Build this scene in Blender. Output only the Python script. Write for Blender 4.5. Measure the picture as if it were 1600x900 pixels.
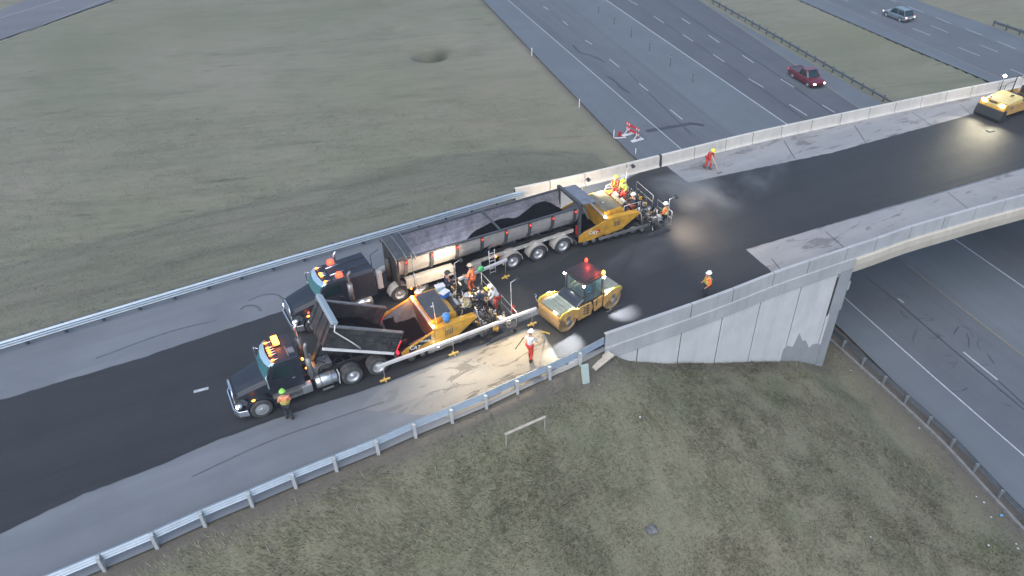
import bpy, bmesh, math, random
import numpy as np
from mathutils import Vector, Matrix, Euler
random.seed(7); rng = np.random.default_rng(7)
scene = bpy.context.scene
for o in list(bpy.data.objects): bpy.data.objects.remove(o)
COL = scene.collection
RAD = math.radians
# ------------------------------------------------------------------ camera
FPX, VX, VY, CZ = 1168.0, 45.0, 1560.0, 27.0      # focal length in photo pixels, nadir point from the centre, height over the bridge deck
HWY = -9.5                                         # level of the highway under the deck
_d = Vector((VX, VY, FPX)).normalized(); _up = -_d
_f = Vector((0, 0, 1)); _Y = (_f - _f.dot(_up) * _up).normalized(); _X = _Y.cross(_up)
RW = Matrix((_X, _Y, _up))                         # camera axes (x right, y down, z forward) to world
camd = bpy.data.cameras.new('camera'); cam = bpy.data.objects.new('camera', camd); COL.objects.link(cam)
camd.sensor_width = 36; camd.lens = 36 * FPX / 1600; camd.clip_start = .5; camd.clip_end = 6000
M3 = Matrix((RW.col[0], -RW.col[1], -RW.col[2])).transposed()
cam.matrix_world = Matrix.Translation((0, 0, CZ)) @ M3.to_4x4()
scene.camera = cam
# ------------------------------------------------------------------ sky and sun (dusk, after sunset behind thin cloud)
SUN_EL, SUN_AZ = RAD(52), RAD(200)
w = bpy.data.worlds.new('World'); scene.world = w; w.use_nodes = True
wn = w.node_tree.nodes; bg = wn['Background']
sky = wn.new('ShaderNodeTexSky'); sky.sky_type = 'NISHITA'; sky.sun_disc = False
sky.sun_elevation = SUN_EL; sky.sun_rotation = SUN_AZ; sky.air_density = 1.2; sky.dust_density = 1.5; sky.ozone_density = 2.5
w.node_tree.links.new(sky.outputs[0], bg.inputs[0]); bg.inputs[1].default_value  = SKYSTR = .06
sl = bpy.data.lights.new('sun', 'SUN'); sl.energy = .95; sl.angle = RAD(70); sl.color = (1, .99, .96)
sun = bpy.data.objects.new('sun', sl); COL.objects.link(sun)
sv = Vector((math.sin(SUN_AZ) * math.cos(SUN_EL), math.cos(SUN_AZ) * math.cos(SUN_EL), math.sin(SUN_EL)))
sun.rotation_euler = sv.to_track_quat('Z', 'Y').to_euler()
vs = scene.view_settings; vs.view_transform = 'Standard'; vs.look = 'None'; vs.exposure = 1.66; vs.gamma = 1; vs.use_curve_mapping = False
scene.render.engine = 'CYCLES'
try: scene.cycles.use_denoising = True
except Exception: pass

def P(px, py, z=0.0):
    v = RW @ Vector((px - 800, py - 450, FPX)); t = (z - CZ) / v.z
    return Vector((v.x * t, v.y * t, z))

# ------------------------------------------------------------------ materials
def lin(c): return tuple(((x / 12.92) if x <= .04045 else ((x + .055) / 1.055) ** 2.4) for x in c)
def mat(name, col, rough=.6, metal=0, var=.0, vscale=3, bump=0, bscale=40, col2=None, emit=None, estr=1, coat=0, dirt=0, dirtcol=(.18,.15,.12), spec=None, alpha=None):
    m = bpy.data.materials.new(name); m.use_nodes = True; nt = m.node_tree; n = nt.nodes; L = nt.links
    b = n['Principled BSDF']; b.inputs['Roughness'].default_value = rough; b.inputs['Metallic'].default_value = metal
    if coat: b.inputs['Coat Weight'].default_value = coat; b.inputs['Coat Roughness'].default_value = .12
    if spec is not None: b.inputs['Specular IOR Level'].default_value = spec
    c = (*col, 1)
    b.inputs['Base Color'].default_value = c
    if emit is not None:
        b.inputs['Emission Color'].default_value = (*emit, 1); b.inputs['Emission Strength'].default_value = estr
    tc = None
    if var or bump or dirt:
        tc = n.new('ShaderNodeTexCoord')
    out = None
    if var:
        t = n.new('ShaderNodeTexNoise'); t.inputs['Scale'].default_value = vscale; t.inputs['Detail'].default_value = 6; t.inputs['Roughness'].default_value = .65
        L.new(tc.outputs['Object'], t.inputs['Vector'])
        r = n.new('ShaderNodeMapRange'); r.inputs[1].default_value = .3; r.inputs[2].default_value = .7
        L.new(t.outputs['Fac'], r.inputs[0])
        mx = n.new('ShaderNodeMix'); mx.data_type = 'RGBA'
        mx.inputs[6].default_value = tuple(x * (1 - var) for x in col) + (1,)
        mx.inputs[7].default_value = (*(col2 if col2 else tuple(min(1, x * (1 + var)) for x in col)), 1)
        L.new(r.outputs[0], mx.inputs[0]); out = mx.outputs[2]
    if dirt:
        t = n.new('ShaderNodeTexNoise'); t.inputs['Scale'].default_value = 2.3; t.inputs['Detail'].default_value = 8; t.inputs['Roughness'].default_value = .75
        L.new(tc.outputs['Object'], t.inputs['Vector'])
        r = n.new('ShaderNodeMapRange'); r.inputs[1].default_value = .45; r.inputs[2].default_value = .7; r.inputs[4].default_value = dirt
        L.new(t.outputs['Fac'], r.inputs[0])
        mx = n.new('ShaderNodeMix'); mx.data_type = 'RGBA'
        if out: L.new(out, mx.inputs[6])
        else: mx.inputs[6].default_value = c
        mx.inputs[7].default_value = (*dirtcol, 1); L.new(r.outputs[0], mx.inputs[0]); out = mx.outputs[2]
    if out: L.new(out, b.inputs['Base Color'])
    if bump:
        t = n.new('ShaderNodeTexNoise'); t.inputs['Scale'].default_value = bscale; t.inputs['Detail'].default_value = 4
        L.new(tc.outputs['Object'], t.inputs['Vector'])
        bp = n.new('ShaderNodeBump'); bp.inputs['Strength'].default_value = bump; bp.inputs['Distance'].default_value = .03
        L.new(t.outputs['Fac'], bp.inputs['Height']); L.new(bp.outputs[0], b.inputs['Normal'])
    return m

class NG:                                            # tiny node-graph helper for the ground materials
    def __init__(s, name, rough=.9):
        s.m = bpy.data.materials.new(name); s.m.use_nodes = True; s.n = s.m.node_tree.nodes; s.l = s.m.node_tree.links
        s.b = s.n['Principled BSDF']; s.b.inputs['Roughness'].default_value = rough; s.tc = s.n.new('ShaderNodeTexCoord')
        s.b.inputs['Specular IOR Level'].default_value = .3
    def coord(s, scale=(1, 1, 1), rot=0.0):
        mp = s.n.new('ShaderNodeMapping'); mp.vector_type = 'TEXTURE'; mp.inputs['Rotation'].default_value[2] = rot
        s.l.new(s.tc.outputs['Object'], mp.inputs['Vector'])
        mp2 = s.n.new('ShaderNodeMapping'); mp2.inputs['Scale'].default_value = scale
        s.l.new(mp.outputs[0], mp2.inputs['Vector']); return mp2.outputs[0]
    def noise(s, scale, vec, detail=6, rough=.6, lo=.3, hi=.7, dist=0):
        t = s.n.new('ShaderNodeTexNoise'); t.inputs['Scale'].default_value = scale; t.inputs['Detail'].default_value = detail
        t.inputs['Roughness'].default_value = rough; t.inputs['Distortion'].default_value = dist; s.l.new(vec, t.inputs['Vector'])
        r = s.n.new('ShaderNodeMapRange'); r.inputs[1].default_value = lo; r.inputs[2].default_value = hi; s.l.new(t.outputs['Fac'], r.inputs[0]); return r.outputs[0]
    def mix(s, f, a, b, mul=None):
        mx = s.n.new('ShaderNodeMix'); mx.data_type = 'RGBA'
        if mul is not None:
            q = s.n.new('ShaderNodeMath'); q.operation = 'MULTIPLY'; q.inputs[1].default_value = mul; s.l.new(f, q.inputs[0]); f = q.outputs[0]
        s.l.new(f, mx.inputs[0])
        for i, c in ((6, a), (7, b)):
            if isinstance(c, tuple): mx.inputs[i].default_value = (*c, 1)
            else: s.l.new(c, mx.inputs[i])
        return mx.outputs[2]
    def math(s, op, a, b=None):
        q = s.n.new('ShaderNodeMath'); q.operation = op; q.use_clamp = True
        for i, c in ((0, a), (1, b)):
            if c is None: continue
            if isinstance(c, (int, float)): q.inputs[i].default_value = c
            else: s.l.new(c, q.inputs[i])
        return q.outputs[0]
    def attr(s, name):
        a = s.n.new('ShaderNodeAttribute'); a.attribute_name = name; return a.outputs['Fac']
    def out(s, col, h=None, bump=.4, dist=.05):
        s.l.new(col, s.b.inputs['Base Color'])
        if h:
            bp = s.n.new('ShaderNodeBump'); bp.inputs['Strength'].default_value = bump; bp.inputs['Distance'].default_value = dist
            s.l.new(h, bp.inputs['Height']); s.l.new(bp.outputs[0], s.b.inputs['Normal'])
        return s.m

# ------------------------------------------------------------------ mesh builder
class MB:
    def __init__(s): s.v = []; s.f = []; s.sm = []
    def add(s, vs, fs, smooth=False):
        k = len(s.v); s.v += [tuple(v) for v in vs]
        for f in fs: s.f.append(tuple(i + k for i in f)); s.sm.append(smooth)
        return s
    def box(s, c, d, rz=0, ry=0, rx=0, taper=None):
        x, y, z = d[0] / 2, d[1] / 2, d[2] / 2; R = Euler((rx, ry, rz)).to_matrix(); C = Vector(c)
        tx, ty = taper if taper else (1, 1)
        vs = [Vector((a * x * (tx if e > 0 else 1), b * y * (ty if e > 0 else 1), e * z)) for e in (-1, 1) for a, b in ((-1, -1), (1, -1), (1, 1), (-1, 1))]
        return s.add([C + R @ v for v in vs], [(3, 2, 1, 0), (4, 5, 6, 7), (0, 1, 5, 4), (1, 2, 6, 5), (2, 3, 7, 6), (3, 0, 4, 7)])
    def span(s, x0, x1, y0, y1, z0, z1): return s.box(((x0 + x1) / 2, (y0 + y1) / 2, (z0 + z1) / 2), (abs(x1 - x0), abs(y1 - y0), abs(z1 - z0)))
    def path(s, pts, r, n=8, caps=True, closed=False, smooth=True):
        pts = [Vector(p) for p in pts]; N = len(pts); rs = r if isinstance(r, (list, tuple)) else [r] * N
        rings = []; up = None
        for i, p in enumerate(pts):
            a = pts[max(i - 1, 0)]; b = pts[min(i + 1, N - 1)]
            if closed: a = pts[i - 1]; b = pts[(i + 1) % N]
            t = (b - a)
            t = t.normalized() if t.length > 1e-9 else Vector((0, 0, 1))
            if up is None: up = Vector((0, 0, 1)) if abs(t.z) < .9 else Vector((1, 0, 0))
            u = t.cross(up)
            if u.length < 1e-4: u = t.cross(Vector((.3, .9, .1)))
            u.normalize(); v2 = u.cross(t); up = v2
            rings.append([p + (u * math.cos(2 * math.pi * k / n) + v2 * math.sin(2 * math.pi * k / n)) * rs[i] for k in range(n)])
        vs = [q for rg in rings for q in rg]; fs = []
        for i in range(N - (0 if closed else 1)):
            j = (i + 1) % N
            for k in range(n): fs.append((i * n + k, i * n + (k + 1) % n, j * n + (k + 1) % n, j * n + k))
        if caps and not closed: fs += [tuple(range(n))[::-1], tuple((N - 1) * n + k for k in range(n))]
        return s.add(vs, fs, smooth)
    def tube(s, a, b, r, n=8, r2=None): return s.path([a, b], [r, r2 if r2 is not None else r], n)
    def bar(s, a, b, wd, h):                          # rectangular bar from a to b
        a, b = Vector(a), Vector(b); t = (b - a).normalized(); up = Vector((0, 0, 1)) if abs(t.z) < .95 else Vector((1, 0, 0))
        u = t.cross(up).normalized() * wd / 2; v = u.cross(t).normalized() * h / 2
        vs = [p + x * u + y * v for p in (a, b) for x, y in ((-1, -1), (1, -1), (1, 1), (-1, 1))]
        return s.add(vs, [(3, 2, 1, 0), (4, 5, 6, 7), (0, 1, 5, 4), (1, 2, 6, 5), (2, 3, 7, 6), (3, 0, 4, 7)])
    def prism(s, prof, y0, y1, inset=None, axis='y'):   # profile in (x,z) extruded along y ; inset scales the ends about a centre
        n = len(prof)
        def q(p, y):
            return (p[0], y, p[1]) if axis == 'y' else ((y, p[0], p[1]) if axis == 'x' else (p[0], p[1], y))
        vs = [q(p, y0) for p in prof] + [q(p, y1) for p in prof]
        fs = [tuple(range(n)), tuple(range(2 * n - 1, n - 1, -1))] + [(i, i + n, (i + 1) % n + n, (i + 1) % n) for i in range(n)]
        return s.add(vs, fs)
    def loft(s, rings, caps=True, smooth=False, closed_ring=True):
        n = len(rings[0]); vs = [v for r in rings for v in r]; fs = []
        for i in range(len(rings) - 1):
            for k in range(n if closed_ring else n - 1):
                fs.append((i * n + k, i * n + (k + 1) % n, (i + 1) * n + (k + 1) % n, (i + 1) * n + k))
        if caps: fs += [tuple(range(n))[::-1], tuple((len(rings) - 1) * n + k for k in range(n))]
        return s.add(vs, fs, smooth)
    def lathe(s, prof, c=(0, 0, 0), n=24, axis='y', smooth=True, a0=0, a1=2 * math.pi):   # prof: (axial, radius)
        vs = []; full = abs(a1 - a0 - 2 * math.pi) < 1e-6; m = n if full else n + 1
        for a, r in prof:
            for k in range(m):
                t = a0 + (a1 - a0) * k / n; u, v = r * math.cos(t), r * math.sin(t)
                vs.append({'y': (c[0] + u, c[1] + a, c[2] + v), 'z': (c[0] + u, c[1] + v, c[2] + a), 'x': (c[0] + a, c[1] + u, c[2] + v)}[axis])
        fs = []
        for i in range(len(prof) - 1):
            for k in range(n if full else n): fs.append((i * m + k, i * m + (k + 1) % m, (i + 1) * m + (k + 1) % m, (i + 1) * m + k))
        return s.add(vs, fs, smooth)
    def ball(s, c, r, n=10):
        r = (r, r, r) if not isinstance(r, (tuple, list)) else r
        vs = []; h = n // 2 + 1
        for i in range(h + 1):
            ph = math.pi * i / h
            for k in range(n): t = 2 * math.pi * k / n; vs.append((c[0] + r[0] * math.sin(ph) * math.cos(t), c[1] + r[1] * math.sin(ph) * math.sin(t), c[2] + r[2] * math.cos(ph)))
        fs = [(i * n + k, (i + 1) * n + k, (i + 1) * n + (k + 1) % n, i * n + (k + 1) % n) for i in range(h) for k in range(n)]
        return s.add(vs, fs, True)
    def xf(s, M): s.v = [tuple(M @ Vector(v)) for v in s.v]; return s
    def build(s, name, m, parent=None, bevel=0, loc=None, rot=None, origin=None):
        me = bpy.data.meshes.new(name)
        vs = s.v
        if origin is not None: vs = [(a - origin[0], b - origin[1], c - origin[2]) for a, b, c in vs]
        me.from_pydata(vs, [], s.f); 
        me.polygons.foreach_set('use_smooth', s.sm)
        bm = bmesh.new(); bm.from_mesh(me); bmesh.ops.remove_doubles(bm, verts=bm.verts, dist=1e-5); bmesh.ops.recalc_face_normals(bm, faces=bm.faces); bm.to_mesh(me); bm.free()
        me.materials.append(m); o = bpy.data.objects.new(name, me); COL.objects.link(o)
        if parent: o.parent = parent
        if origin is not None: o.location = origin
        if loc: o.location = loc
        if rot: o.rotation_euler = rot
        if bevel:
            b = o.modifiers.new('bevel', 'BEVEL'); b.width = bevel; b.segments = 2; b.limit_method = 'ANGLE'; b.angle_limit = RAD(40)
        return o
def tag(o, label=None, cat=None, group=None, kind=None):
    if label: o['label'] = label
    if cat: o['category'] = cat
    if group: o['group'] = group
    if kind: o['kind'] = kind
    return o
def thing(name, label, cat, loc=(0, 0, 0), rz=0, group=None, scale=1):
    o = bpy.data.objects.new(name, None); COL.objects.link(o); o.location = loc; o.rotation_euler = (0, 0, rz); o.scale = (scale,) * 3
    o.empty_display_size = .1
    return tag(o, label, cat, group)
def copy_tree(o, parent=None):
    c = o.copy(); COL.objects.link(c)
    if parent: c.parent = parent
    for ch in list(o.children): copy_tree(ch, c)
    return c
def catmull(pts, step=1.0):
    pts = [Vector(p) for p in pts]; P_ = [2 * pts[0] - pts[1]] + pts + [2 * pts[-1] - pts[-2]]; out = []
    for i in range(1, len(P_) - 2):
        a, b, c, d = P_[i - 1:i + 3]; n = max(2, int((c - b).length / step))
        for k in range(n):
            t = k / n; out.append(.5 * ((2 * b) + (c - a) * t + (2 * a - 5 * b + 4 * c - d) * t * t + (3 * b - a - 3 * c + d) * t ** 3))
    out.append(pts[-1]); return out
def extend(pts, d0, d1):
    return ([pts[0] + (pts[0] - pts[1]).normalized() * d0] if d0 else []) + list(pts) + ([pts[-1] + (pts[-1] - pts[-2]).normalized() * d1] if d1 else [])
def resample(pts, step):
    out = [pts[0].copy()]; acc = 0; 
    for a, b in zip(pts, pts[1:]):
        L = (b - a).length; t = step - acc
        while t <= L: out.append(a.lerp(b, t / L)); t += step
        acc = L - (t - step)
    return out
def side(pts, i):                                     # left-hand normal in plan
    a = pts[max(i - 1, 0)]; b = pts[min(i + 1, len(pts) - 1)]; t = (b - a); t.z = 0; t.normalize(); return Vector((-t.y, t.x, 0))
def offset(pts, d): return [p + side(pts, i) * d for i, p in enumerate(pts)]
def sheet(name, poly, z, m, kind='structure', parent=None):
    bm = bmesh.new(); vs = [bm.verts.new((p[0], p[1], z)) for p in poly]; f = bm.faces.new(vs); f.normal_update()
    if f.normal.z < 0: f.normal_flip()
    bmesh.ops.triangulate(bm, faces=[f])
    me = bpy.data.meshes.new(name); bm.to_mesh(me); bm.free(); me.materials.append(m); o = bpy.data.objects.new(name, me); COL.objects.link(o)
    if kind: o['kind'] = kind
    if parent: o.parent = parent
    return o
def ribbon(mb, pts, wd, z=None):
    for i in range(len(pts) - 1):
        a, b = pts[i], pts[i + 1]; u, v = side(pts, i) * wd / 2, side(pts, i + 1) * wd / 2
        q = [a - u, b - v, b + v, a + u]
        if z is not None: q = [(p[0], p[1], z) for p in q]
        mb.add(q, [(0, 1, 2, 3)])

# ------------------------------------------------------------------ the road's edge lines in plan
def road_line(px, zz_, d0, d1, st=1):                 # smooth line through the points, straight beyond its ends
    return extend(catmull([Vector((*P(*p, zz_).xy, 0)) for p in px], st), d0, d1)
UP = road_line(((0, 553), (200, 492), (400, 432), (600, 374), (800, 316)), 0, 60, 0, 2)          # foot of the far guardrail
UB = road_line(((806, 315), (920, 290), (1040, 260), (1180, 225), (1330, 192), (1480, 160), (1565, 143)), 0, 0, 55)   # inner foot of the far parapet
LP_TOP = [(151, 867), (235, 832), (311, 798), (386, 767), (455, 738), (520, 712), (586, 686), (645, 660), (703, 637), (757, 615), (806, 592), (857, 570), (905, 549)]
LPV = [Vector((*P(*p, .8).xy, 0)) for p in LP_TOP]
LPC = road_line(LP_TOP + [(946, 527)], .8, 60, 0)
NBJ = [(946, 523), (1082, 476), (1147.5, 452), (1211, 427), (1266, 408), (1326, 388), (1372, 373), (1426, 354), (1478, 339), (1527, 325), (1572, 313)]
NB = road_line(NBJ, .95, 0, 60)                       # top outer edge of the near parapet
# ------------------------------------------------------------------ highway lines (level HWY)
def H(px, py): return P(px, py, HWY)
def hline(pp, d0=120, d1=40): return extend([H(*p) for p in pp], d0, d1)
HA = hline([(800, 5), (1062, 231), (1325, 470), (1460, 590), (1600, 712)], 200, 60)
HOUT = hline([(755, 0), (850, 100), (985, 240)], 200, 0) + [H(1312, 512), H(1600, 795)] ; HOUT = extend(HOUT, 0, 60)
HB = hline([(947, 0), (1225, 191), (1502, 381), (1600, 449)], 200, 100)
HY = hline([(1100, 5), (1340, 167)], 200, 150)
HR = hline([(1104 - 10, 0), (1382, 163)], 200, 150)
RL = hline([(1249, 0), (1405, 68), (1528, 120)], 260, 160)
RY = hline([(1288, 0), (1571, 125)], 260, 160)
RR = hline([(1431, 0), (1551, 42), (1600, 60)], 260, 160)
AX = (H(1062, 231) - H(800, 5)).normalized(); HANG = math.atan2(AX.y, AX.x)

# ------------------------------------------------------------------ terrain
S_UP, S_LO = UB[0], NB[0]
foot = [p for p in offset(UP, .9)] + [S_UP + Vector((0, .6, 0))] + [S_LO - Vector((0, .5, 0))] + [p for p in offset(LPC, -.45)][::-1]
def seg_dist(pts, X, Y, closed=False):
    D = np.full(X.shape, 1e9); n = len(pts)
    for i in range(n if closed else n - 1):
        a, b = pts[i], pts[(i + 1) % n]; dx, dy = b[0] - a[0], b[1] - a[1]; L2 = dx * dx + dy * dy + 1e-9
        t = np.clip(((X - a[0]) * dx + (Y - a[1]) * dy) / L2, 0, 1); D = np.minimum(D, np.hypot(X - a[0] - t * dx, Y - a[1] - t * dy))
    return D
def inside(pts, X, Y):
    r = np.zeros(X.shape, bool); n = len(pts)
    for i in range(n):
        a, b = pts[i], pts[(i + 1) % n]
        c = ((a[1] > Y) != (b[1] > Y)) & (X < (b[0] - a[0]) * (Y - a[1]) / (b[1] - a[1] + 1e-12) + a[0]); r ^= c
    return r
hwpoly = HOUT + HR[::-1]; hwpoly2 = RL + RR[::-1]
FR = [H(-60, 84), H(0, 62), H(88, 31), H(175, 0)]; FR = extend(FR, 120, 160)
FRU = extend([H(-60, 40), H(0, 16), H(60, -8)], 120, 200)
frpoly = FR + FRU[::-1]
HOLE = H(672, 80)
def vnoise(X, Y, s, seed):
    r = np.random.default_rng(seed); g = r.random((64, 64)); x, y = X / s, Y / s; xi, yi = np.floor(x).astype(int), np.floor(y).astype(int); fx, fy = x - xi, y - yi
    fx = fx * fx * (3 - 2 * fx); fy = fy * fy * (3 - 2 * fy); G = lambda a, b: g[a % 64, b % 64]
    return (G(xi, yi) * (1 - fx) + G(xi + 1, yi) * fx) * (1 - fy) + (G(xi, yi + 1) * (1 - fx) + G(xi + 1, yi + 1) * fx) * fy - .5
def toprow(px, py):                                   # (distance from the wall start, level) where a pixel meets the wall face
    best = None
    for i in range(len(NB) * 4 - 4):
        a, b = NB[i // 4], NB[i // 4 + 1]; q = a.lerp(b, (i % 4) / 4); lo = None
        for k in range(120):
            z = -k * .1; v = RW.transposed() @ Vector((q.x, q.y, z - CZ)); x, y = v.x / v.z * FPX + 800, v.y / v.z * FPX + 450; e = math.hypot(x - px, y - py)
            if best is None or e < best[0]: best = (e, (q - NB[0]).length, z)
    return best[1], best[2]
WB_ = [toprow(*p) for p in ((975, 572), (1020, 571), (1070, 569), (1130, 567), (1200, 566), (1250, 564), (1288, 564))]
WB_ = [(0, -.55)] + WB_; wd_, wz_ = [a for a, b in WB_], [b for a, b in WB_]; wd_ += [wd_[-1] + 20]; wz_ += [wz_[-1] - 8]
def terrain(X, Y):
    d = seg_dist(foot, X, Y, True); ins = inside(foot, X, Y)
    below = (Y - (S_LO.y + (X - S_LO.x) * .45)) < 6.0        # camera side of the road
    slope = np.where(below, .45, .36)
    dS = np.hypot(X - S_LO.x, Y - S_LO.y); Ew = np.interp(dS, wd_, wz_); Ef = -.12 - slope * np.maximum(d - .4, 0)
    pxs = np.clip((X - (S_LO.x - 4)) / 8, 0, 1); E_ = np.where(ins, -.12, np.where(below, Ef * (1 - pxs) + np.minimum(Ew, Ef + 1.5) * pxs, Ef)); dN = seg_dist(NB[:26], X, Y)
    dh = np.minimum(seg_dist(HOUT, X, Y), 1e9); ih = inside(hwpoly, X, Y); ih2 = inside(hwpoly2, X, Y); ifr = inside(frpoly, X, Y)
    Hh = HWY - .1 + .6 * np.maximum(dh - 3.4, 0); Hh = np.where(ih, HWY - .3, Hh)
    z = np.minimum(E_, Hh); base = HWY - .1
    k = .3; zz = np.maximum(z, base); z = np.where(z > base + k, z, np.where(z < base - k, base, base + (z - base + k) ** 2 / (4 * k) - 0.0))
    und = vnoise(X, Y, 9, 1) * .5 + vnoise(X, Y, 3, 2) * .16 + vnoise(X, Y, 1.1, 3) * .05
    am = np.clip((d - .3) / 3, 0, 1); am = np.where(ins, 0, am) * np.clip((dh - .5) / 3, 0, 1)
    am = am * np.clip((dN - .3) / 4, .1, 1); z = z + und * am * np.clip((z - base) / 1.0 + .12, 0, 1)
    hd = np.hypot((X - HOLE.x) / 3.4, (Y - HOLE.y) / 3.2); hd = np.hypot((X - HOLE.x) / 2.0, (Y - HOLE.y) / 2.0); PIT = np.exp(-hd ** 4); z = z - 3.2 * PIT - .7 * np.exp(-(hd / 2.4) ** 2)
    hd = np.hypot(X - H(608, 44).x, Y - H(608, 44).y) / 2.4; z = z - .6 * np.exp(-hd ** 2)
    z = np.where(ins & (d > .8), -.3, z)
    z = np.where(ih | ih2 | ifr, HWY - .25, z)
    med = (seg_dist(HR, X, Y) + seg_dist(RL, X, Y)); z = np.where((~ih) & (~ih2) & inside(HR + RL[::-1], X, Y), HWY - .02 - .35 * np.clip(seg_dist(HR, X, Y) / 4, 0, 1) * np.clip(seg_dist(RL, X, Y) / 4, 0, 1), z)
    return z, d, ins, dh, ih
def axis(lo, hi, st, far):
    a = list(np.arange(lo, hi, st)); s = st; x = lo
    L = []
    while x > -far: s *= 1.25; x -= s; L.append(x)
    R_ = []; s = st; x = a[-1]
    while x < far: s *= 1.25; x += s; R_.append(x)
    return np.array(L[::-1] + a + R_)
gx, gy = axis(-72, 92, .5, 3000), axis(8, 150, .5, 3000)
X, Y = np.meshgrid(gx, gy); Z, Dd, INS, DH, IH = terrain(X, Y)
nx, ny = len(gx), len(gy); me = bpy.data.meshes.new('ground')
me.vertices.add(nx * ny); me.vertices.foreach_set('co', np.stack([X, Y, Z], -1).astype(np.float32).ravel())
I = (np.arange(ny - 1)[:, None] * nx + np.arange(nx - 1)[None]).ravel(); F = np.stack([I, I + 1, I + nx + 1, I + nx], 1).astype(np.int32)
me.loops.add(F.size); me.loops.foreach_set('vertex_index', F.ravel()); me.polygons.add(len(F)); me.polygons.foreach_set('loop_start', np.arange(0, F.size, 4, dtype=np.int32)); me.polygons.foreach_set('use_smooth', np.ones(len(F), bool))
me.update(); me.validate()
# bare-soil share per vertex: beside the rails, along the highway kerb, at the foot of the wall
a = me.attributes.new('pit_shade', 'FLOAT', 'POINT'); a.data.foreach_set('value', np.exp(-np.hypot((X - HOLE.x - .9) / 1.7, (Y - HOLE.y - 1.3) / 1.4) ** 2).astype(np.float32).ravel())  # painted shade: darkens the ground colour on the pit's far wall
soil = np.clip(1 - (Dd - .2) / 1.1, 0, 1) * .9
lowside = (X > 10) & (Y < 62)
soil = np.maximum(soil, np.where(lowside, np.clip(1 - (DH - .9) / 2.6, 0, 1), np.clip(1 - DH / 1.1, 0, 1) * .7))
soil = np.maximum(soil, .8 * np.clip(1 - seg_dist(offset(NB[:18], -.3), X, Y) / .8, 0, 1))
a = me.attributes.new('soil', 'FLOAT', 'POINT'); a.data.foreach_set('value', soil.astype(np.float32).ravel())
# tall dry grass (camera-side slope) against the mown field
dry = np.clip((-(Y - (S_LO.y + (X - S_LO.x) * .45)) + 6) / 4, 0, 1)
a = me.attributes.new('rough', 'FLOAT', 'POINT'); a.data.foreach_set('value', dry.astype(np.float32).ravel())
g = NG('dry_grass_ground', .95); c1 = g.coord()
wind = g.coord((.35, 1.4, 1), RAD(8)); wind2 = g.coord((.5, 2.2, 1), RAD(-60))
n1 = g.noise(.055, c1, 5, .6, .35, .65); n2 = g.noise(.9, wind, 8, .7, .32, .68); n3 = g.noise(7, c1, 6, .8, .3, .7); n4 = g.noise(26, c1, 3, .8, .25, .75); n5 = g.noise(1.6, wind2, 8, .75, .3, .7)
fld = g.mix(n1, (.172, .166, .122), (.10, .13, .075))
fld = g.mix(n2, fld, (.26, .235, .19), .55); fld = g.mix(g.noise(.2, wind, 6, .7, .5, .72), fld, (.07, .078, .05), .75); fld = g.mix(g.noise(.02, c1, 3, .5, .45, .6), fld, (.17, .155, .09), .3)
nsp = g.noise(.5, wind, 4, .6, .62, .74); fld = g.mix(nsp, fld, (.04, .04, .03), .75); fld = g.mix(g.noise(.03, c1, 3, .5, .5, .7), fld, (.085, .115, .06), .5)
slp = g.mix(g.noise(.12, c1, 5, .6, .35, .65), (.078, .098, .045), (.155, .143, .09))
slp = g.mix(n5, slp, (.23, .215, .155), .5); slp = g.mix(g.noise(1.0, c1, 6, .8, .56, .74), slp, (.055, .064, .036), .35); slp = g.mix(g.noise(.22, c1, 5, .7, .52, .68), slp, (.065, .092, .035), .65)
col = g.mix(g.attr('rough'), fld, slp)
fine = g.noise(4.5, g.coord((.5, 1.6, 1), RAD(35)), 8, .85, .34, .66); col = g.mix(fine, col, g.mix(n4, (.05, .055, .035), (.36, .33, .26)), .62)
so = g.mix(n3, (.075, .066, .058), (.13, .118, .105))
sf = g.math('MULTIPLY', g.attr('soil'), g.math('ADD', g.noise(1.3, c1, 5, .7, .25, .55), .35))
col = g.mix(sf, col, so); col = g.mix(g.attr('pit_shade'), col, (.02, .028, .018), .9)
hh = g.math('ADD', n3, g.math('MULTIPLY', n4, .6))
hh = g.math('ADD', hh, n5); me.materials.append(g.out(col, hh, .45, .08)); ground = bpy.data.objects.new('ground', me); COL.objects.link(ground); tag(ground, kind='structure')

def sample_z(x, y): return float(terrain(np.array([[x]]), np.array([[y]]))[0][0, 0])
def G(px, py, it=12):                                 # where a pixel's ray meets the terrain
    z = -3.0
    for _ in range(it):
        p = P(px, py, z); z = .5 * z + .5 * sample_z(p.x, p.y)
    p = P(px, py, z); return p

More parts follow.
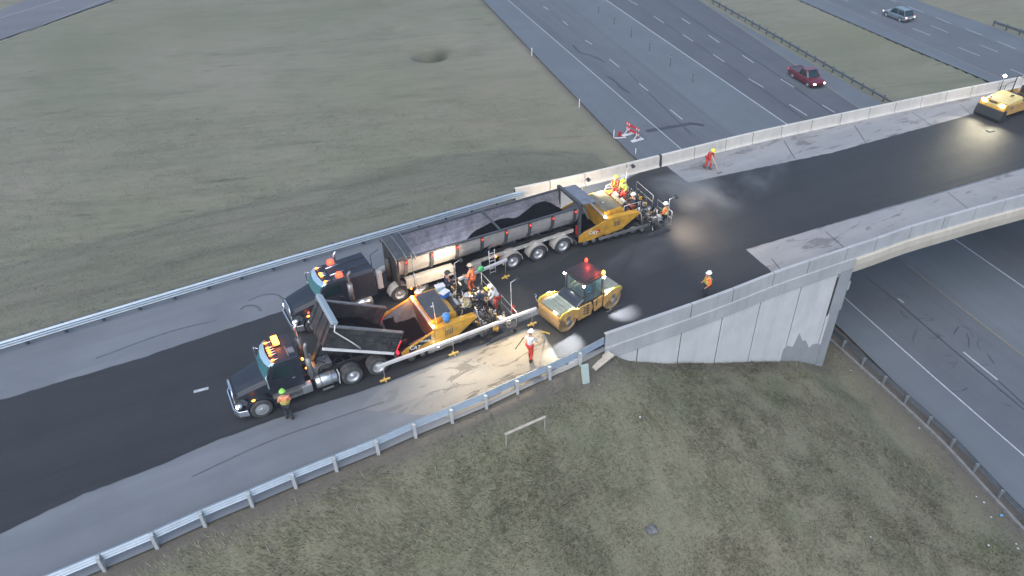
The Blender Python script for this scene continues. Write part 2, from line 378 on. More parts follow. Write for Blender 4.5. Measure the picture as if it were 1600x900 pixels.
# grass blades: camera-side slope (long, wind-laid) and the mown field near the road (short)
def blades(name, n, x0, x1, y0, y1, cond, ln, wd, m, lean, seed):
    r = np.random.default_rng(seed); x = r.uniform(x0, x1, n); y = r.uniform(y0, y1, n)
    z, d, ins, dh, ih = terrain(x[None], y[None]); z, d, ins, dh, ih = z[0], d[0], ins[0], dh[0], ih[0]
    cl = vnoise(x, y, .8, 11) + vnoise(x, y, 2.6, 12) * .9
    k = cond(x, y, d, dh) & (~ins) & (~ih) & (dh > 1.6) & (r.random(n) < .8 + cl * .8) & (d > .25); x, y, z, cl, dh, d = x[k], y[k], z[k], cl[k], dh[k], d[k]; n = len(x)
    dens = np.clip(np.minimum((dh - 1.6) / 2.5, (d - .2) / .8), 0.05, 1); k = r.random(n) < dens; x, y, z, cl = x[k], y[k], z[k], cl[k]; n = len(x)
    an = lean + vnoise(x, y, 5, 21) * 2.2 + vnoise(x, y, 1.2, 22) * 1.2 + r.normal(0, .5, n); L = r.uniform(ln[0], ln[1], n) * (.75 + .6 * np.clip(cl, -.4, .8)); til = r.uniform(.6, 1.25, n)
    dx, dy, dz = np.cos(an) * np.sin(til) * L, np.sin(an) * np.sin(til) * L, np.cos(til) * L
    pa = r.uniform(0, math.pi, n); ux, uy = np.cos(pa) * wd / 2, np.sin(pa) * wd / 2
    A = np.stack([x - ux, y - uy, z - .02], -1); B = np.stack([x + ux, y + uy, z - .02], -1); T = np.stack([x + dx, y + dy, z + dz], -1)
    V = np.stack([A, B, T], 1).reshape(-1, 3); me = bpy.data.meshes.new(name); me.vertices.add(3 * n); me.vertices.foreach_set('co', V.astype(np.float32).ravel())
    me.loops.add(3 * n); me.loops.foreach_set('vertex_index', np.arange(3 * n, dtype=np.int32)); me.polygons.add(n); me.polygons.foreach_set('loop_start', np.arange(0, 3 * n, 3, dtype=np.int32)); me.update()
    at = me.attributes.new('tone', 'FLOAT', 'POINT'); at.data.foreach_set('value', np.repeat(r.random(n), 3).astype(np.float32))
    me.materials.append(m); o = bpy.data.objects.new(name, me); COL.objects.link(o); return o
g = NG('grass_blades', .9); c = g.coord(); col = g.mix(g.noise(.35, c, 4, .6, .35, .65), (.065, .085, .04), (.14, .132, .085)); col = g.mix(g.attr('tone'), col, (.36, .33, .245), .85)
GB = g.out(col)
g = NG('field_blades', .9); c = g.coord(); col = g.mix(g.noise(.3, c, 4, .6, .35, .65), (.10, .11, .075), (.145, .138, .11)); col = g.mix(g.attr('tone'), col, (.22, .205, .17), .6)
GF = g.out(col)
camside = lambda x, y: (y - (S_LO.y + (x - S_LO.x) * .45)) < 6
o = blades('tall_grass', 520000, -26, 36, 13, 42, lambda x, y, d, dh: camside(x, y), (.18, .5), .036, GB, RAD(215), 5)
tag(o, 'long wind-laid dry grass covering the embankment slope in the foreground', 'grass', kind='stuff')
o = blades('field_grass', 300000, -66, 24, 28, 88, lambda x, y, d, dh: ~camside(x, y), (.08, .24), .035, GF, RAD(190), 6)
tag(o, 'short faded grass on the broad field beyond the far guardrail', 'grass', kind='stuff')

# ------------------------------------------------------------------ highway and frontage road
def road_mat(name, a, b, streak=.5, rot=HANG, crack=.0, patch=.25, scale=1.0):
    g = NG(name, .82); c = g.coord(); s1 = g.coord((.02, 1.0, 1), rot); s2 = g.coord((.006, .33, 1), rot)
    col = g.mix(g.noise(1.3 * scale, s1, 5, .6, .3, .7), a, b, streak); 
    col = g.mix(g.noise(1.0, s2, 3, .5, .35, .65), col, tuple(x * .8 for x in a), .6)
    col = g.mix(g.noise(.18, c, 6, .7, .45, .75), col, tuple(x * 1.25 for x in b), patch)
    gr = g.noise(35, c, 3, .8, .3, .7); col = g.mix(gr, col, tuple(x * 1.5 for x in b), .18)
    return g.out(col, gr, .25, .01)
M_hw = road_mat('aged_asphalt_shoulder', (.105, .122, .142), (.145, .162, .185))
M_ln = road_mat('aged_asphalt_lanes', (.088, .10, .118), (.135, .148, .168))
M_ml = road_mat('main_lanes_asphalt', (.075, .085, .10), (.118, .127, .147))
M_fr = road_mat('frontage_asphalt', (.12, .125, .14), (.16, .165, .185), rot=RAD(20))
tag(sheet('highway', HOUT + HR[::-1], HWY, M_hw), kind='structure')
# darker travelled lanes lie 4 mm above
HC = hline([(860, 0), (1130, 200)], 200, 0)
HCr = hline([(880, 0), (1062 + 75, 205)], 200, 0) + [H(1417, 413), H(1600, 557)]; HCr = extend(HCr, 0, 60)
sheet('ramp_lanes', HA + HCr[::-1], HWY + .004, M_ln)
sheet('main_lanes', HB + HY[::-1], HWY + .004, M_ml)
sheet('opposite_highway', RL + RR[::-1], HWY, M_hw)
RY2 = hline([(1455 - 60, 0), (1551 - 40, 48), (1600, 85)], 260, 160)
sheet('opposite_lanes', RY + RY2[::-1], HWY + .004, M_ln)
sheet('frontage_road', frpoly, HWY, M_fr)
M_wp = mat('worn_white_paint', (.38, .41, .45), .6, var=.25, vscale=4); M_yp = mat('worn_yellow_paint', (.22, .19, .13), .7, var=.25, vscale=3)
M_tar = mat('crack_sealant', (.045, .049, .057), .6, var=.2)
wl = MB(); yl = MB(); tr = MB()
ribbon(wl, HA, .11, HWY + .010); ribbon(wl, HB, .14, HWY + .010)
ribbon(wl, hline([(20, 22), (100, -2)], 60, 60), .13, HWY + .010); ribbon(wl, hline([(-10, 70), (155, 3)], 60, 60), .1, HWY + .010)
ribbon(yl, HY, .12, HWY + .010); ribbon(yl, RY, .12, HWY + .010); ribbon(yl, [H(1417, 413), H(1475, 450 + 10), H(1600, 557)] + [H(1640, 590)], .1, HWY + .010)
def zz(s, ox, oy, a): return [(ox + x / s, oy + y / s) for x, y in a]
dash = []
for s, ox, oy, L in ((3.6, 800, 0, [(285, 118, 315, 142), (410, 225, 450, 250), (548, 333, 602, 377), (715, 470, 765, 512), (890, 617, 958, 672), (175, 35, 205, 55), (655, 0, 705, 28), (795, 90, 855, 130), (960, 195, 1018, 232), (955, 103, 1003, 135)]),
                     (3.077, 1080, 0, [(105, 262, 160, 298), (275, 378, 347, 420), (472, 502, 557, 556), (85, 170, 135, 205), (245, 265, 300, 302), (430, 380, 495, 420), (630, 505, 690, 540),
                                       (1065, 137, 1150, 170), (1285, 228, 1390, 270), (1150, 122, 1235, 157), (1390, 217, 1475, 250), (1040, 30, 1115, 60), (1175, 83, 1250, 115), (1318, 138, 1400, 170), (1475, 200, 1560, 235), (865, 55, 895, 68), (960, 0, 990, 10), (735, 0, 755, 8), (1535, 332, 1600, 360)]),
                     (3, 1250, 320, [(460, 440, 487, 460), (765, 690, 925, 820)])):
    for a, b, c, d in L: dash.append((H(ox + a / s, oy + b / s), H(ox + c / s, oy + d / s)))
for a, b in dash: ribbon(wl, [a, b], .13, HWY + .012)
wl.build('highway_white_markings', M_wp)['kind'] = 'structure'; yl.build('highway_yellow_markings', M_yp)['kind'] = 'structure'
# sealed joints and cracks
ribbon(tr, hline([(1014, 20), (1077, 62), (1147, 108), (1255, 185)], 60, 25), .16, HWY + .008); ribbon(tr, hline([(1062, 16), (1115, 52), (1190, 100), (1300, 178)], 60, 25), .2, HWY + .008)
ribbon(tr, [H(980, 110), H(1010, 142), H(1055, 185), H(1080, 210)], .14, HWY + .008)
ribbon(tr, [H(1350, 430), H(1400, 470), H(1470, 530), H(1505, 560), H(1600, 640)], .12, HWY + .008)
ribbon(tr, [H(1560, 595), H(1600, 632), H(1650, 680)], .12, HWY + .008)
def squiggle(px, py, n, st, ang, w0):
    pts = [Vector((px, py))]; a = ang
    for _ in range(n): a += random.uniform(-.7, .7); pts.append(pts[-1] + Vector((math.cos(a), math.sin(a))) * st)
    ribbon(tr, [H(*p) for p in pts], w0, HWY + .008)
for cx, cy, n in ((900, 78, 3), (985, 80, 2), (1430, 505, 5), (1450, 530, 5), (1500, 515, 6), (1470, 560, 5), (1520, 530, 4), (1420, 490, 4), (1540, 560, 4), (1560, 620, 3), (1490, 600, 3), (1385, 470, 3)):
    for _ in range((n + 1) // 2): squiggle(cx + random.uniform(-18, 22), cy + random.uniform(-12, 16), random.randint(2, 5), 4.5, random.choice((-.3, .2, .7, 2.6)), random.uniform(.04, .09))
for a in ([(895, 70), (905, 82), (920, 86), (932, 90), (945, 97)], [(950, 120), (962, 128), (970, 137), (985, 146)], [(1010, 205), (1040, 200), (1080, 193), (1100, 196)]):
    ribbon(tr, [H(*p) for p in a], .3 if a[0][0] < 1000 else .7, HWY + .0085)
tr.build('sealed_cracks', M_tar)['kind'] = 'structure'

# ------------------------------------------------------------------ overpass deck
M_deck = NG('deck_shoulder', .85)
def deck_mat(name, a, b, stain, thr=.6, rot=RAD(27), st=.7, spec=None):
    g = NG(name, .8); c = g.coord(); s1 = g.coord((.06, 1.0, 1), rot); s2 = g.coord((.4, 1.3, 1), rot)
    col = g.mix(g.noise(.9, s1, 6, .65, .3, .7), a, b); col = g.mix(g.noise(.25, c, 5, .6, .4, .7), col, tuple(x * .78 for x in a), .6)
    m1 = g.noise(.8, s2, 7, .7, thr, thr + .05, .6); col = g.mix(m1, col, stain, st)
    gr = g.noise(30, c, 4, .8, .3, .7); col = g.mix(gr, col, tuple(x * 1.35 for x in b), .22)
    return g.out(col, gr, .3, .01)
M_sh = deck_mat('old_shoulder_asphalt', (.128, .143, .163), (.168, .183, .203), (.085, .082, .085), .68)
M_cs = deck_mat('bridge_shoulder_concrete', (.225, .23, .24), (.29, .29, .295), (.09, .088, .092), .56, st=.75)
def dusty():
    g = NG('dusty_lamplit_shoulder', .85); c = g.coord(); s1 = g.coord((.06, 1.0, 1), RAD(27)); s2 = g.coord((.4, 1.3, 1), RAD(27))
    base = g.mix(g.noise(.9, s1, 6, .65, .3, .7), (.128, .143, .163), (.168, .183, .203)); du = g.mix(g.noise(.6, s2, 6, .7, .3, .7), (.2, .185, .16), (.28, .255, .21))
    du = g.mix(g.noise(.9, s2, 7, .75, .54, .57, .8), du, (.075, .066, .055), .85)
    sx = g.n.new('ShaderNodeSeparateXYZ'); g.l.new(c, sx.inputs[0]); r = g.n.new('ShaderNodeMapRange'); r.inputs[1].default_value = P(560, 640).x; r.inputs[2].default_value = P(740, 580).x; g.l.new(sx.outputs[0], r.inputs[0])  # tan grows along x: dust, with the warm lamplight put into its colour
    f = g.math('MULTIPLY', r.outputs[0], g.math('ADD', g.noise(.4, c, 6, .7, .2, .6), .35)); col = g.mix(f, base, du)
    gr = g.noise(30, c, 4, .8, .3, .7); col = g.mix(gr, col, (.33, .31, .28), .2); return g.out(col, gr, .4, .015)
M_dusty_lamplit = dusty()
def fresh_mat():
    g = NG('fresh_asphalt', .62); g.b.inputs['Specular IOR Level'].default_value = .4; c = g.coord(); s1 = g.coord((.03, 1.0, 1), RAD(26)); s2 = g.coord((.012, .3, 1), RAD(26))
    col = g.mix(g.noise(2.2, s1, 6, .7, .3, .7), (.0165, .0185, .022), (.028, .031, .036)); col = g.mix(g.noise(1.0, s2, 3, .5, .4, .6), col, (.034, .036, .04), .5)
    col = g.mix(g.noise(.35, c, 6, .7, .5, .75), col, (.012, .013, .016), .6)
    gr = g.noise(38, c, 4, .9, .35, .65); col = g.mix(gr, col, (.06, .062, .066), .22); return g.out(col, gr, .5, .012)
M_mat = fresh_mat()
M_old = deck_mat('milled_lane', (.03, .031, .034), (.048, .048, .05), (.02, .021, .023), .6, st=.6)
deck = offset(UP, .35) + UB + [p for p in NB][::-1] + offset(LPC, -.5)[::-1]
def inset_nb(d=.15): return offset(NB, d)
pol = offset(UP, .35)[:-1] + UB + inset_nb()[::-1] + offset(LPC, -.12)[::-1]
tag(sheet('road', pol, 0, M_sh), kind='structure')
def D(px, py): return P(px, py, 0)
bu = [D(*p) for p in ((1040, 259), (1075, 286), (1300, 239), (1500, 184), (1640, 142))]
M1 = [D(-120, 668), D(0, 626), D(220, 560), D(440, 487), D(600, 440), D(800, 372), D(930, 325), D(985, 277)] + [p for p in UB if D(985, 277).x < p.x < D(1040, 259).x] + bu + [D(1800, 90), D(1900, 150), D(1700, 228)]
M1 += [D(1600, 262), D(1380, 326), D(1165, 390), D(1212, 431)]
nbi = inset_nb(.18); M1 += [p for p in nbi if D(946, 545).x < p.x < D(1212, 431).x][::-1] + [D(935, 545), D(880, 565), D(875, 562), D(845, 515), D(820, 514), D(720, 551), D(600, 600), D(450, 648), D(330, 692), D(250, 728), D(130, 772), D(0, 834), D(-120, 880)]
rj = random.Random(5); M1j = []
for a, b in zip(M1, M1[1:] + M1[:1]):
    n_ = max(1, int((b - a).length / .35))
    for k in range(n_): q = a.lerp(b, k / n_); M1j.append(q + Vector((rj.uniform(-.035, .035), rj.uniform(-.035, .035), 0)) * (0 if (q.x > D(946, 545).x and q.y < 45 and q.x < D(1212, 431).x - .5) else 1))
sheet('fresh_asphalt', M1j, .030, M_mat)
tm = MB()
for pts, wd in ((((376, 484), (384, 478), (400, 478), (408, 486)), .16), (((388, 470), (410, 461), (432, 460), (444, 470), (448, 480)), .12), (((300, 745), (420, 690), (520, 655), (600, 628)), .09), (((150, 560), (260, 520), (340, 500)), .1)):
    ribbon(tm, catmull([D(*p) for p in pts], .3), wd, .0045)
tm.build('tyre_marks', mat('tyre_mark', (.085, .09, .1), .8, var=.3, vscale=2))['kind'] = 'structure'
mb = MB();  # edge of the lifted mat
ribbon(mb, [], 1) if 0 else None
sheet('milled_lane', [D(480, 474), D(610, 436), D(800, 371), D(928, 326), D(905, 392), D(840, 428), D(770, 440), D(600, 470), D(500, 500)], .034, M_old)
sheet('dusty_lamplit_shoulder', [D(560, 640), D(600, 603), D(720, 553), D(820, 516), D(843, 517), D(872, 563)] + [p for p in offset(LPC, .12) if D(700, 650).x < p.x < D(872, 575).x][::-1], .004, M_dusty_lamplit)
c1 = [D(1040, 261), D(1075, 288), D(1300, 241), D(1500, 187), D(1640, 146), D(1760, 110)] + [p + Vector((0, -.02, 0)) for p in UB if D(1040, 259).x < p.x < D(1700, 110).x][::-1]
sheet('far_bridge_shoulder', c1, .004, M_cs)
c2 = [D(1212, 433), D(1163, 390), D(1380, 328), D(1600, 264), D(1700, 232)] + [p for p in inset_nb(.2) if D(1212, 432).x < p.x < D(1760, 290).x][::-1]
sheet('near_bridge_shoulder', c2, .005, M_cs)
jl = MB()
for a, b in (((1425, 175), (1455, 196)), ((1500, 163), (1530, 190)), ((1335, 196), (1352, 222)), ((1290, 362), (1320, 388)), ((1480, 300), (1512, 326)), ((1225, 220), (1242, 248)), ((1206, 405), (1222, 424))):
    ribbon(jl, [D(*a), D(*b)], .06, .010)
jl.build('slab_joints', M_tar)['kind'] = 'structure'
dm = MB(); ribbon(dm, [D(303, 613), D(326, 607)], .2, .036)
for k in range(0): ribbon(dm, [D(1000 + 16 * k, 441 - 6 * k), D(1010 + 16 * k, 437.5 - 6 * k)], .025, .036)
dm.build('road_marking', M_wp)['kind'] = 'structure'
sm_ = MB(); ribbon(sm_, catmull([D(*p) for p in ((760, 540), (960, 450), (1080, 410), (1200, 372), (1400, 310), (1640, 240))], 2), .07, .034); sm_.build('mat_joint', mat('mat_joint', (.035, .037, .042), .8, var=.4, vscale=1))['kind'] = 'structure'

# ------------------------------------------------------------------ concrete: parapets, bridge, walls
def conc(name, a, b, var=.5, streak=True):
    g = NG(name, .75); c = g.coord(); s = g.coord((1.2, 1.2, .12)); col = g.mix(g.noise(.5, c, 6, .65, .35, .65), a, b)
    if streak: col = g.mix(g.noise(1.5, s, 6, .7, .5, .75), col, tuple(x * .62 for x in a), var)
    gr = g.noise(22, c, 5, .8, .3, .7); col = g.mix(gr, col, tuple(x * .8 for x in a), .22)
    return g.out(col, gr, .25, .01)
M_par = conc('parapet_concrete', (.50, .475, .44), (.60, .57, .53))
M_fas = conc('cream_fascia', (.44, .40, .34), (.53, .48, .41), .4)
M_wall = conc('wall_panel_concrete', (.50, .51, .52), (.58, .59, .60), .4)
M_cop = conc('coping_concrete', (.35, .36, .375), (.43, .44, .455), .5)
M_grey = conc('grey_sealed_concrete', (.25, .265, .285), (.31, .325, .345), .4)
M_dk = mat('dark_joint', (.03, .03, .033), .9)
def sweep(mb, pts, prof, close=True):                 # prof: (offset to the left, z)
    rings = [[(p.x + side(pts, i).x * a, p.y + side(pts, i).y * a, z) for a, z in prof] for i, p in enumerate(pts)]
    mb.loft(rings, caps=True)
def arc(pts, a, b):                                   # part of a polyline between two points nearest a, b
    ia = min(range(len(pts)), key=lambda i: (pts[i].xy - a.xy).length); ib = min(range(len(pts)), key=lambda i: (pts[i].xy - b.xy).length); return ia, ib
def cum(pts):
    L = [0]
    for a, b in zip(pts, pts[1:]): L.append(L[-1] + (b - a).length)
    return L
def at(pts, L, s):
    for i in range(len(pts) - 1):
        if s <= L[i + 1]: return pts[i].lerp(pts[i + 1], (s - L[i]) / max(L[i + 1] - L[i], 1e-9))
    return pts[-1]
def spos(pts, L, q):
    best = (1e9, 0)
    for i in range(len(pts) - 1):
        a, b = pts[i], pts[i + 1]; t = max(0, min(1, (q - a).xy.dot((b - a).xy) / max((b - a).xy.length_squared, 1e-9))); d = (a.lerp(b, t) - q).xy.length
        if d < best[0]: best = (d, L[i] + t * (b - a).length)
    return best[1]
def sub(pts, L, s0, s1):
    return [at(pts, L, s0)] + [p for p, l in zip(pts, L) if s0 + .05 < l < s1 - .05] + [at(pts, L, s1)]
def panels(root, pts, cuts, prof, name, m, gap=.05):
    L = cum(pts)
    for a, b in zip(cuts, cuts[1:]):
        mb = MB(); sweep(mb, sub(pts, L, a + gap / 2, b - gap / 2), prof); mb.build(name, m, root, bevel=.015)
far = thing('concrete_parapet', 'long cream concrete parapet along the far edge of the overpass, behind the paver', 'concrete barrier')
UL = cum(UB)
fj = [(862, 286), (915, 272), (979, 255), (1031, 241.5), (1083.5, 227.5), (1133.5, 216), (1174, 205), (1221, 196), (1266.5, 185), (1311, 175), (1355, 165), (1397.5, 157.5), (1440, 150), (1480, 142.5), (1520, 135), (1565, 127.5)]
UBo = offset(UB, .22)
cu = [0] + [spos(UBo, UL, Vector((*P(*p, .98).xy, 0))) for p in fj]
while cu[-1] < UL[-1] - 3: cu.append(cu[-1] + 2.7)
pfar = [(0, -.02), (.0, .08), (.06, .12), (.1, .3), (.12, .95), (.34, .95), (.36, -.02)]
panels(far, UB, cu, pfar, 'barrier_panel', M_par)
mb = MB(); sweep(mb, UB, [(.13, -.02), (.13, .9), (.32, .9), (.32, -.02)]); mb.build('joint_core', M_dk, far)
xj = spos(UBo, UL, Vector((*P(1031, 241.5, .98).xy, 0))); mb = MB(); sweep(mb, sub(UB, UL, xj - .09, xj + .09), [(-.004, 0), (.115, .97), (.35, .97), (.365, 0)]); mb.build('expansion_joint', M_dk, far)
near = thing('concrete_parapet', 'bluish concrete parapet with a ledge along the near edge of the overpass above the wall', 'concrete barrier')
NL = cum(NB); cu = [spos(NB, NL, Vector((*P(*p, .95).xy, 0))) for p in NBJ]
while cu[-1] < NL[-1] - 3: cu.append(cu[-1] + 2.75)
pn = [(0, .95), (0.0, .02), (-.03, -.02), (.36, -.02), (.34, .1), (.24, .3), (.2, .95)]
panels(near, NB, cu, pn, 'barrier_panel', M_cop)
mb = MB(); sweep(mb, NB, [(.03, .9), (.03, 0), (.3, 0), (.17, .9)]); mb.build('joint_core', M_dk, near)
# retaining wall under the near parapet (start of the parapet to the abutment corner)
wall = thing('retaining_wall', 'tall pale grey retaining wall of vertical concrete panels at the bridge end', 'retaining wall')
sc = spos(NB, NL, Vector((*P(1356, 391, .95).xy, 0)))                      # abutment corner along the parapet
wp = sub(NB, NL, 0, sc); mb = MB(); sweep(mb, wp, [(-.06, -.02), (-.06, -.88), (.3, -.88), (.3, -.02)]); mb.build('coping', M_cop, wall, bevel=.02)
jt = [(z_[0], z_[1]) for z_ in zz(3.556, 900, 400, [(363, 530), (598, 432), (823, 343), (1040, 258), (1252, 165)])]
js = [0] + [spos(NB, NL, Vector((*P(*p, -.9).xy, 0))) for p in jt] + [sc - 1.05, sc]
for k, (a, b) in enumerate(zip(js, js[1:])):
    mb = MB(); sweep(mb, sub(NB, NL, a + .035, b - .035), [(.02, -.86), (.02, -10.2), (.3, -10.2), (.3, -.86)]); mb.build('wall_panel', M_wall, wall, bevel=.02)
mb = MB(); sweep(mb, wp, [(.06, -.88), (.06, -10.2), (.28, -10.2), (.28, -.88)]); mb.build('joint_core', M_dk, wall)
jg = [toprow(*p) for p in ((1219, 566), (1226, 546), (1232, 541), (1240, 543), (1251, 520), (1256, 533), (1260, 532), (1263, 543), (1269, 539), (1277, 537), (1284, 540), (1297, 515), (1290, 568))]
mb = MB(); fr = []; bk = []
for d_, z_ in jg:
    s_ = min(max(spos(NB, NL, NB[0] + Vector((1, 0, 0)) * 0) + d_, 0), sc - .02); q = at(NB, NL, s_); i = min(range(len(NB)), key=lambda j: (NB[j] - q).length); fr.append(q + side(NB, i) * .012 + Vector((0, 0, z_))); bk.append(q + side(NB, i) * .06 + Vector((0, 0, z_)))
n_ = len(fr); mb.add(fr + bk, [tuple(range(n_)), tuple(range(2 * n_ - 1, n_ - 1, -1))] + [(k, k + n_, (k + 1) % n_ + n_, (k + 1) % n_) for k in range(n_)]); mb.build('grey_sealer', M_grey, wall)
# grey sealed pilaster at the corner and the jagged grey waterproofing at the foot
L_ = NL; mb = MB(); mb_pts = sub(NB, NL, sc - 1.0, sc); mb2 = MB(); sweep(mb, mb_pts, [(-.09, -.7), (-.09, -4.1), (.1, -4.1), (.1, -.7)]); mb.build('pilaster', M_grey, wall, bevel=.02)
sweep(mb2, sub(NB, NL, sc - 1.12, sc - 1.0), [(-.02, -1.2), (-.02, -4.3), (.1, -4.3), (.1, -1.2)]); mb2.build('recess_strip', M_dk, wall)
# far approach wall, abutments, bridge
FL = UL; ufar = offset(UB, .36)
awl = thing('retaining_wall', 'concrete retaining wall hidden below the far parapet beside the highway', 'retaining wall')
fa = spos(UB, UL, D(1075, 250)); mb = MB(); sweep(mb, sub(UB, UL, 0, fa), [(.3, -.03), (.3, -10.2), (.02, -10.2), (.02, -.03)]); mb.build('wall_face', M_wall, awl)
br = thing('overpass_bridge', 'concrete overpass span with a curved cream edge girder crossing the highway', 'bridge')
q0, q1 = at(NB, NL, sc), at(UB, UL, fa)
ab = MB(); dd = (q1 - q0).normalized(); nn = Vector((dd.y, -dd.x, 0))
if nn.dot(AX) < 0: pass
a0 = q0 + dd * .02; ab.add([a0 + Vector((0, 0, -.05)), q1 + Vector((0, 0, -.05)), q1 + Vector((0, 0, -10.2)), a0 + Vector((0, 0, -10.2))] + [p - nn * .8 for p in (a0 + Vector((0, 0, -.05)), q1 + Vector((0, 0, -.05)), q1 + Vector((0, 0, -10.2)), a0 + Vector((0, 0, -10.2)))], [(0, 1, 2, 3), (7, 6, 5, 4), (0, 3, 7, 4), (1, 5, 6, 2), (0, 4, 5, 1), (3, 2, 6, 7)])
ab.build('abutment', M_grey, br)
st = MB(); b0 = q0 + nn * .42 + dd * .3; st.bar(b0 + Vector((0, 0, -2.7)), b0 + dd * ((q1 - q0).length - .4) + Vector((0, 0, -2.7)), .8, .7); st.build('bearing_seat', M_cop, br, bevel=.02)
# girders follow both parapets
nbs = [p for p, l in zip(NB, NL) if l >= sc]; ubs = [p for p, l in zip(UB, UL) if l >= fa]; ubs[0] = q1; nbs = [q0] + nbs
mb = MB(); rings = []
for i, p in enumerate(nbs):
    s_ = side(nbs, i); hgt = 1.15 + .0 * i
    rings.append([(p + s_ * a + Vector((0, 0, z))) for a, z in ((-.0, -.04), (-.14, -.1), (-.17, -.5), (-.1, -hgt + .08), (.0, -hgt), (.5, -hgt), (.5, -.04))])
mb.loft(rings); mb.build('edge_girder', M_fas, br, bevel=.0)
mb = MB(); sweep(mb, ubs, [(.34, -.05), (.34, -1.3), (-.2, -1.3), (-.2, -.05)]); mb.build('edge_girder', M_fas, br)
n_ = min(len(nbs), len(ubs)); mb = MB()
def rs(pts, n):
    L = cum(pts); return [at(pts, L, L[-1] * k / (n - 1)) for k in range(n)]
A_, B_ = rs(nbs, 40), rs(ubs, 40); zt, zb = Vector((0, 0, -.06)), Vector((0, 0, -.36))
mb.loft([[a + zt, b + zt, b + zb, a + zb] for a, b in zip([a + side(A_, i) * .1 for i, a in enumerate(A_)], B_)]); mb.build('deck_slab', M_grey, br)
for t in (.2, .4, .6, .8):
    mb = MB(); sweep(mb, [a.lerp(b, t) for a, b in zip(A_, B_)], [(.25, -.37), (.25, -1.25), (-.25, -1.25), (-.25, -.37)]); mb.build('girder', M_grey, br)
for t in (.25, .75):
    c_ = A_[26].lerp(B_[26], t); mb = MB(); mb.tube(c_ + Vector((0, 0, -10.2)), c_ + Vector((0, 0, -2.0)), .55, 20); mb.build('pier', M_grey, br)
mb = MB(); mb.bar(A_[26].lerp(B_[26], .05) + Vector((0, 0, -1.65)), A_[26].lerp(B_[26], .95) + Vector((0, 0, -1.65)), 1.1, .78); mb.build('pier_cap', M_grey, br)

# ------------------------------------------------------------------ guardrails
M_galv = mat('galvanised_steel', (.33, .40, .47), .45, .5, var=.12, vscale=2.5, dirt=.25, dirtcol=(.3, .3, .3))
M_galv2 = mat('galvanised_post', (.45, .48, .5), .55, .3, var=.15)
M_gdk = mat('weathered_guardrail_steel', (.11, .125, .14), .55, .4, var=.2)
def thrie(n=3, h=.46, z0=.32, dep=.10):                # corrugated beam section, (offset, z)
    a = []; b = []
    for k in range(n * 4 + 1):
        z = z0 + h * k / (n * 4); o = dep * (1, .5, 0, .5)[k % 4] if k % 4 else dep
        a.append((o, z)); b.append((o + .018, z))
    return a, b
def guardrail(label, pts, posts, face, m, mp, n=3, h=.46, z0=.32, ph=.76, deep=-1.0, base=0, posttilt=0, wood=False):
    t = thing('guardrail', label, 'guardrail')         # face: +1 = road lies to the left of the line
    pa, pb = thrie(n, h, z0); mb = MB()
    prof = [(face * (.16 - o + .0), z + base) for o, z in pa] + [(face * (.16 - o - .02), z + base) for o, z in pa][::-1]
    sweep(mb, pts, prof); mb.build('rail', m, t)
    for p, s_ in posts:
        mb = MB(); ang = math.atan2(s_.y, s_.x)
        p = Vector((p.x, p.y, 0)); q = p - s_ * face * .13; tl = s_ * face * posttilt
        mb.bar(q + Vector((0, 0, base + deep)) - tl * .8, q + Vector((0, 0, base + ph)), .11, .15)
        po = mb.build('post', mp, t)
        mb = MB(); mb.box(p - s_ * face * .0 + Vector((0, 0, base + z0 + h * .55)), (.12, .14, h * .72), rz=ang); mb.build('spacer_block', mp, po)
    return t
allposts = LPV[:]; ext = resample(extend([LPV[0], LPV[0] + (LPV[0] - LPV[1]).normalized() * 40], 0, 0), 2.15)[1:]
pl = ext[::-1] + allposts
guardrail('galvanised steel guardrail in the foreground, running from the lower left up to the parapet end', [p for p in LPC], [(p, (side(pl, i))) for i, p in enumerate(pl)], 1, M_galv, M_galv2, posttilt=.05)
UPr = offset(UP, .0); up_posts = resample(UPr, 1.98)
guardrail('galvanised steel guardrail edging the grassy field on the far side of the road', UPr + [UB[0] + Vector((.6, .2, 0))], [(p, side(up_posts, i)) for i, p in enumerate(up_posts) if p.x > -62], -1, M_galv, mat('dark_post', (.09, .11, .14), .6, .3), posttilt=0)
R2 = extend(catmull([H(*p) for p in ((1304, 530), (1344, 566), (1407, 622), (1480, 690), (1550, 765), (1600, 818))], 1), 3, 14)
R2p = resample(R2, 2.0)
guardrail('dark weathered guardrail beside the ramp lanes below the retaining wall', R2, [(p, side(R2p, i)) for i, p in enumerate(R2p)], 1, M_gdk, mat('dull_post', (.2, .22, .24), .6, .3), n=2, h=.36, z0=.34, base=HWY, ph=.72)
curb = MB(); sweep(curb, offset(R2, -.5), [(0, HWY - .3), (0, HWY + .16), (.2, HWY + .16), (.24, HWY - .3)]); tag(curb.build('kerb', mat('weathered_kerb', (.17, .17, .165), .85, var=.3)), kind='structure')
MR = extend([H(*p) for p in ((1104, 0), (1230, 72), (1382, 160))], 120, 60); MRp = [p for p in resample(MR, 2.0) if H(1104, 0).y + 8 > p.y > 60]
guardrail('low weathered guardrail edging the grass median near the red pickup', MR, [(p, side(MRp, i)) for i, p in enumerate(MRp)][-34:], -1, M_gdk, M_gdk, n=2, h=.3, z0=.36, base=HWY, ph=.74)
FRr = extend([H(*p) for p in ((1551, 40), (1600, 57))], 0, 60); FRp = resample(FRr, 2.2)
guardrail('dark guardrail at the far right edge of the opposite highway', FRr, [(p, side(FRp, i)) for i, p in enumerate(FRp)][:22], -1, M_gdk, M_gdk, n=2, h=.4, z0=.36, base=HWY, ph=.8)
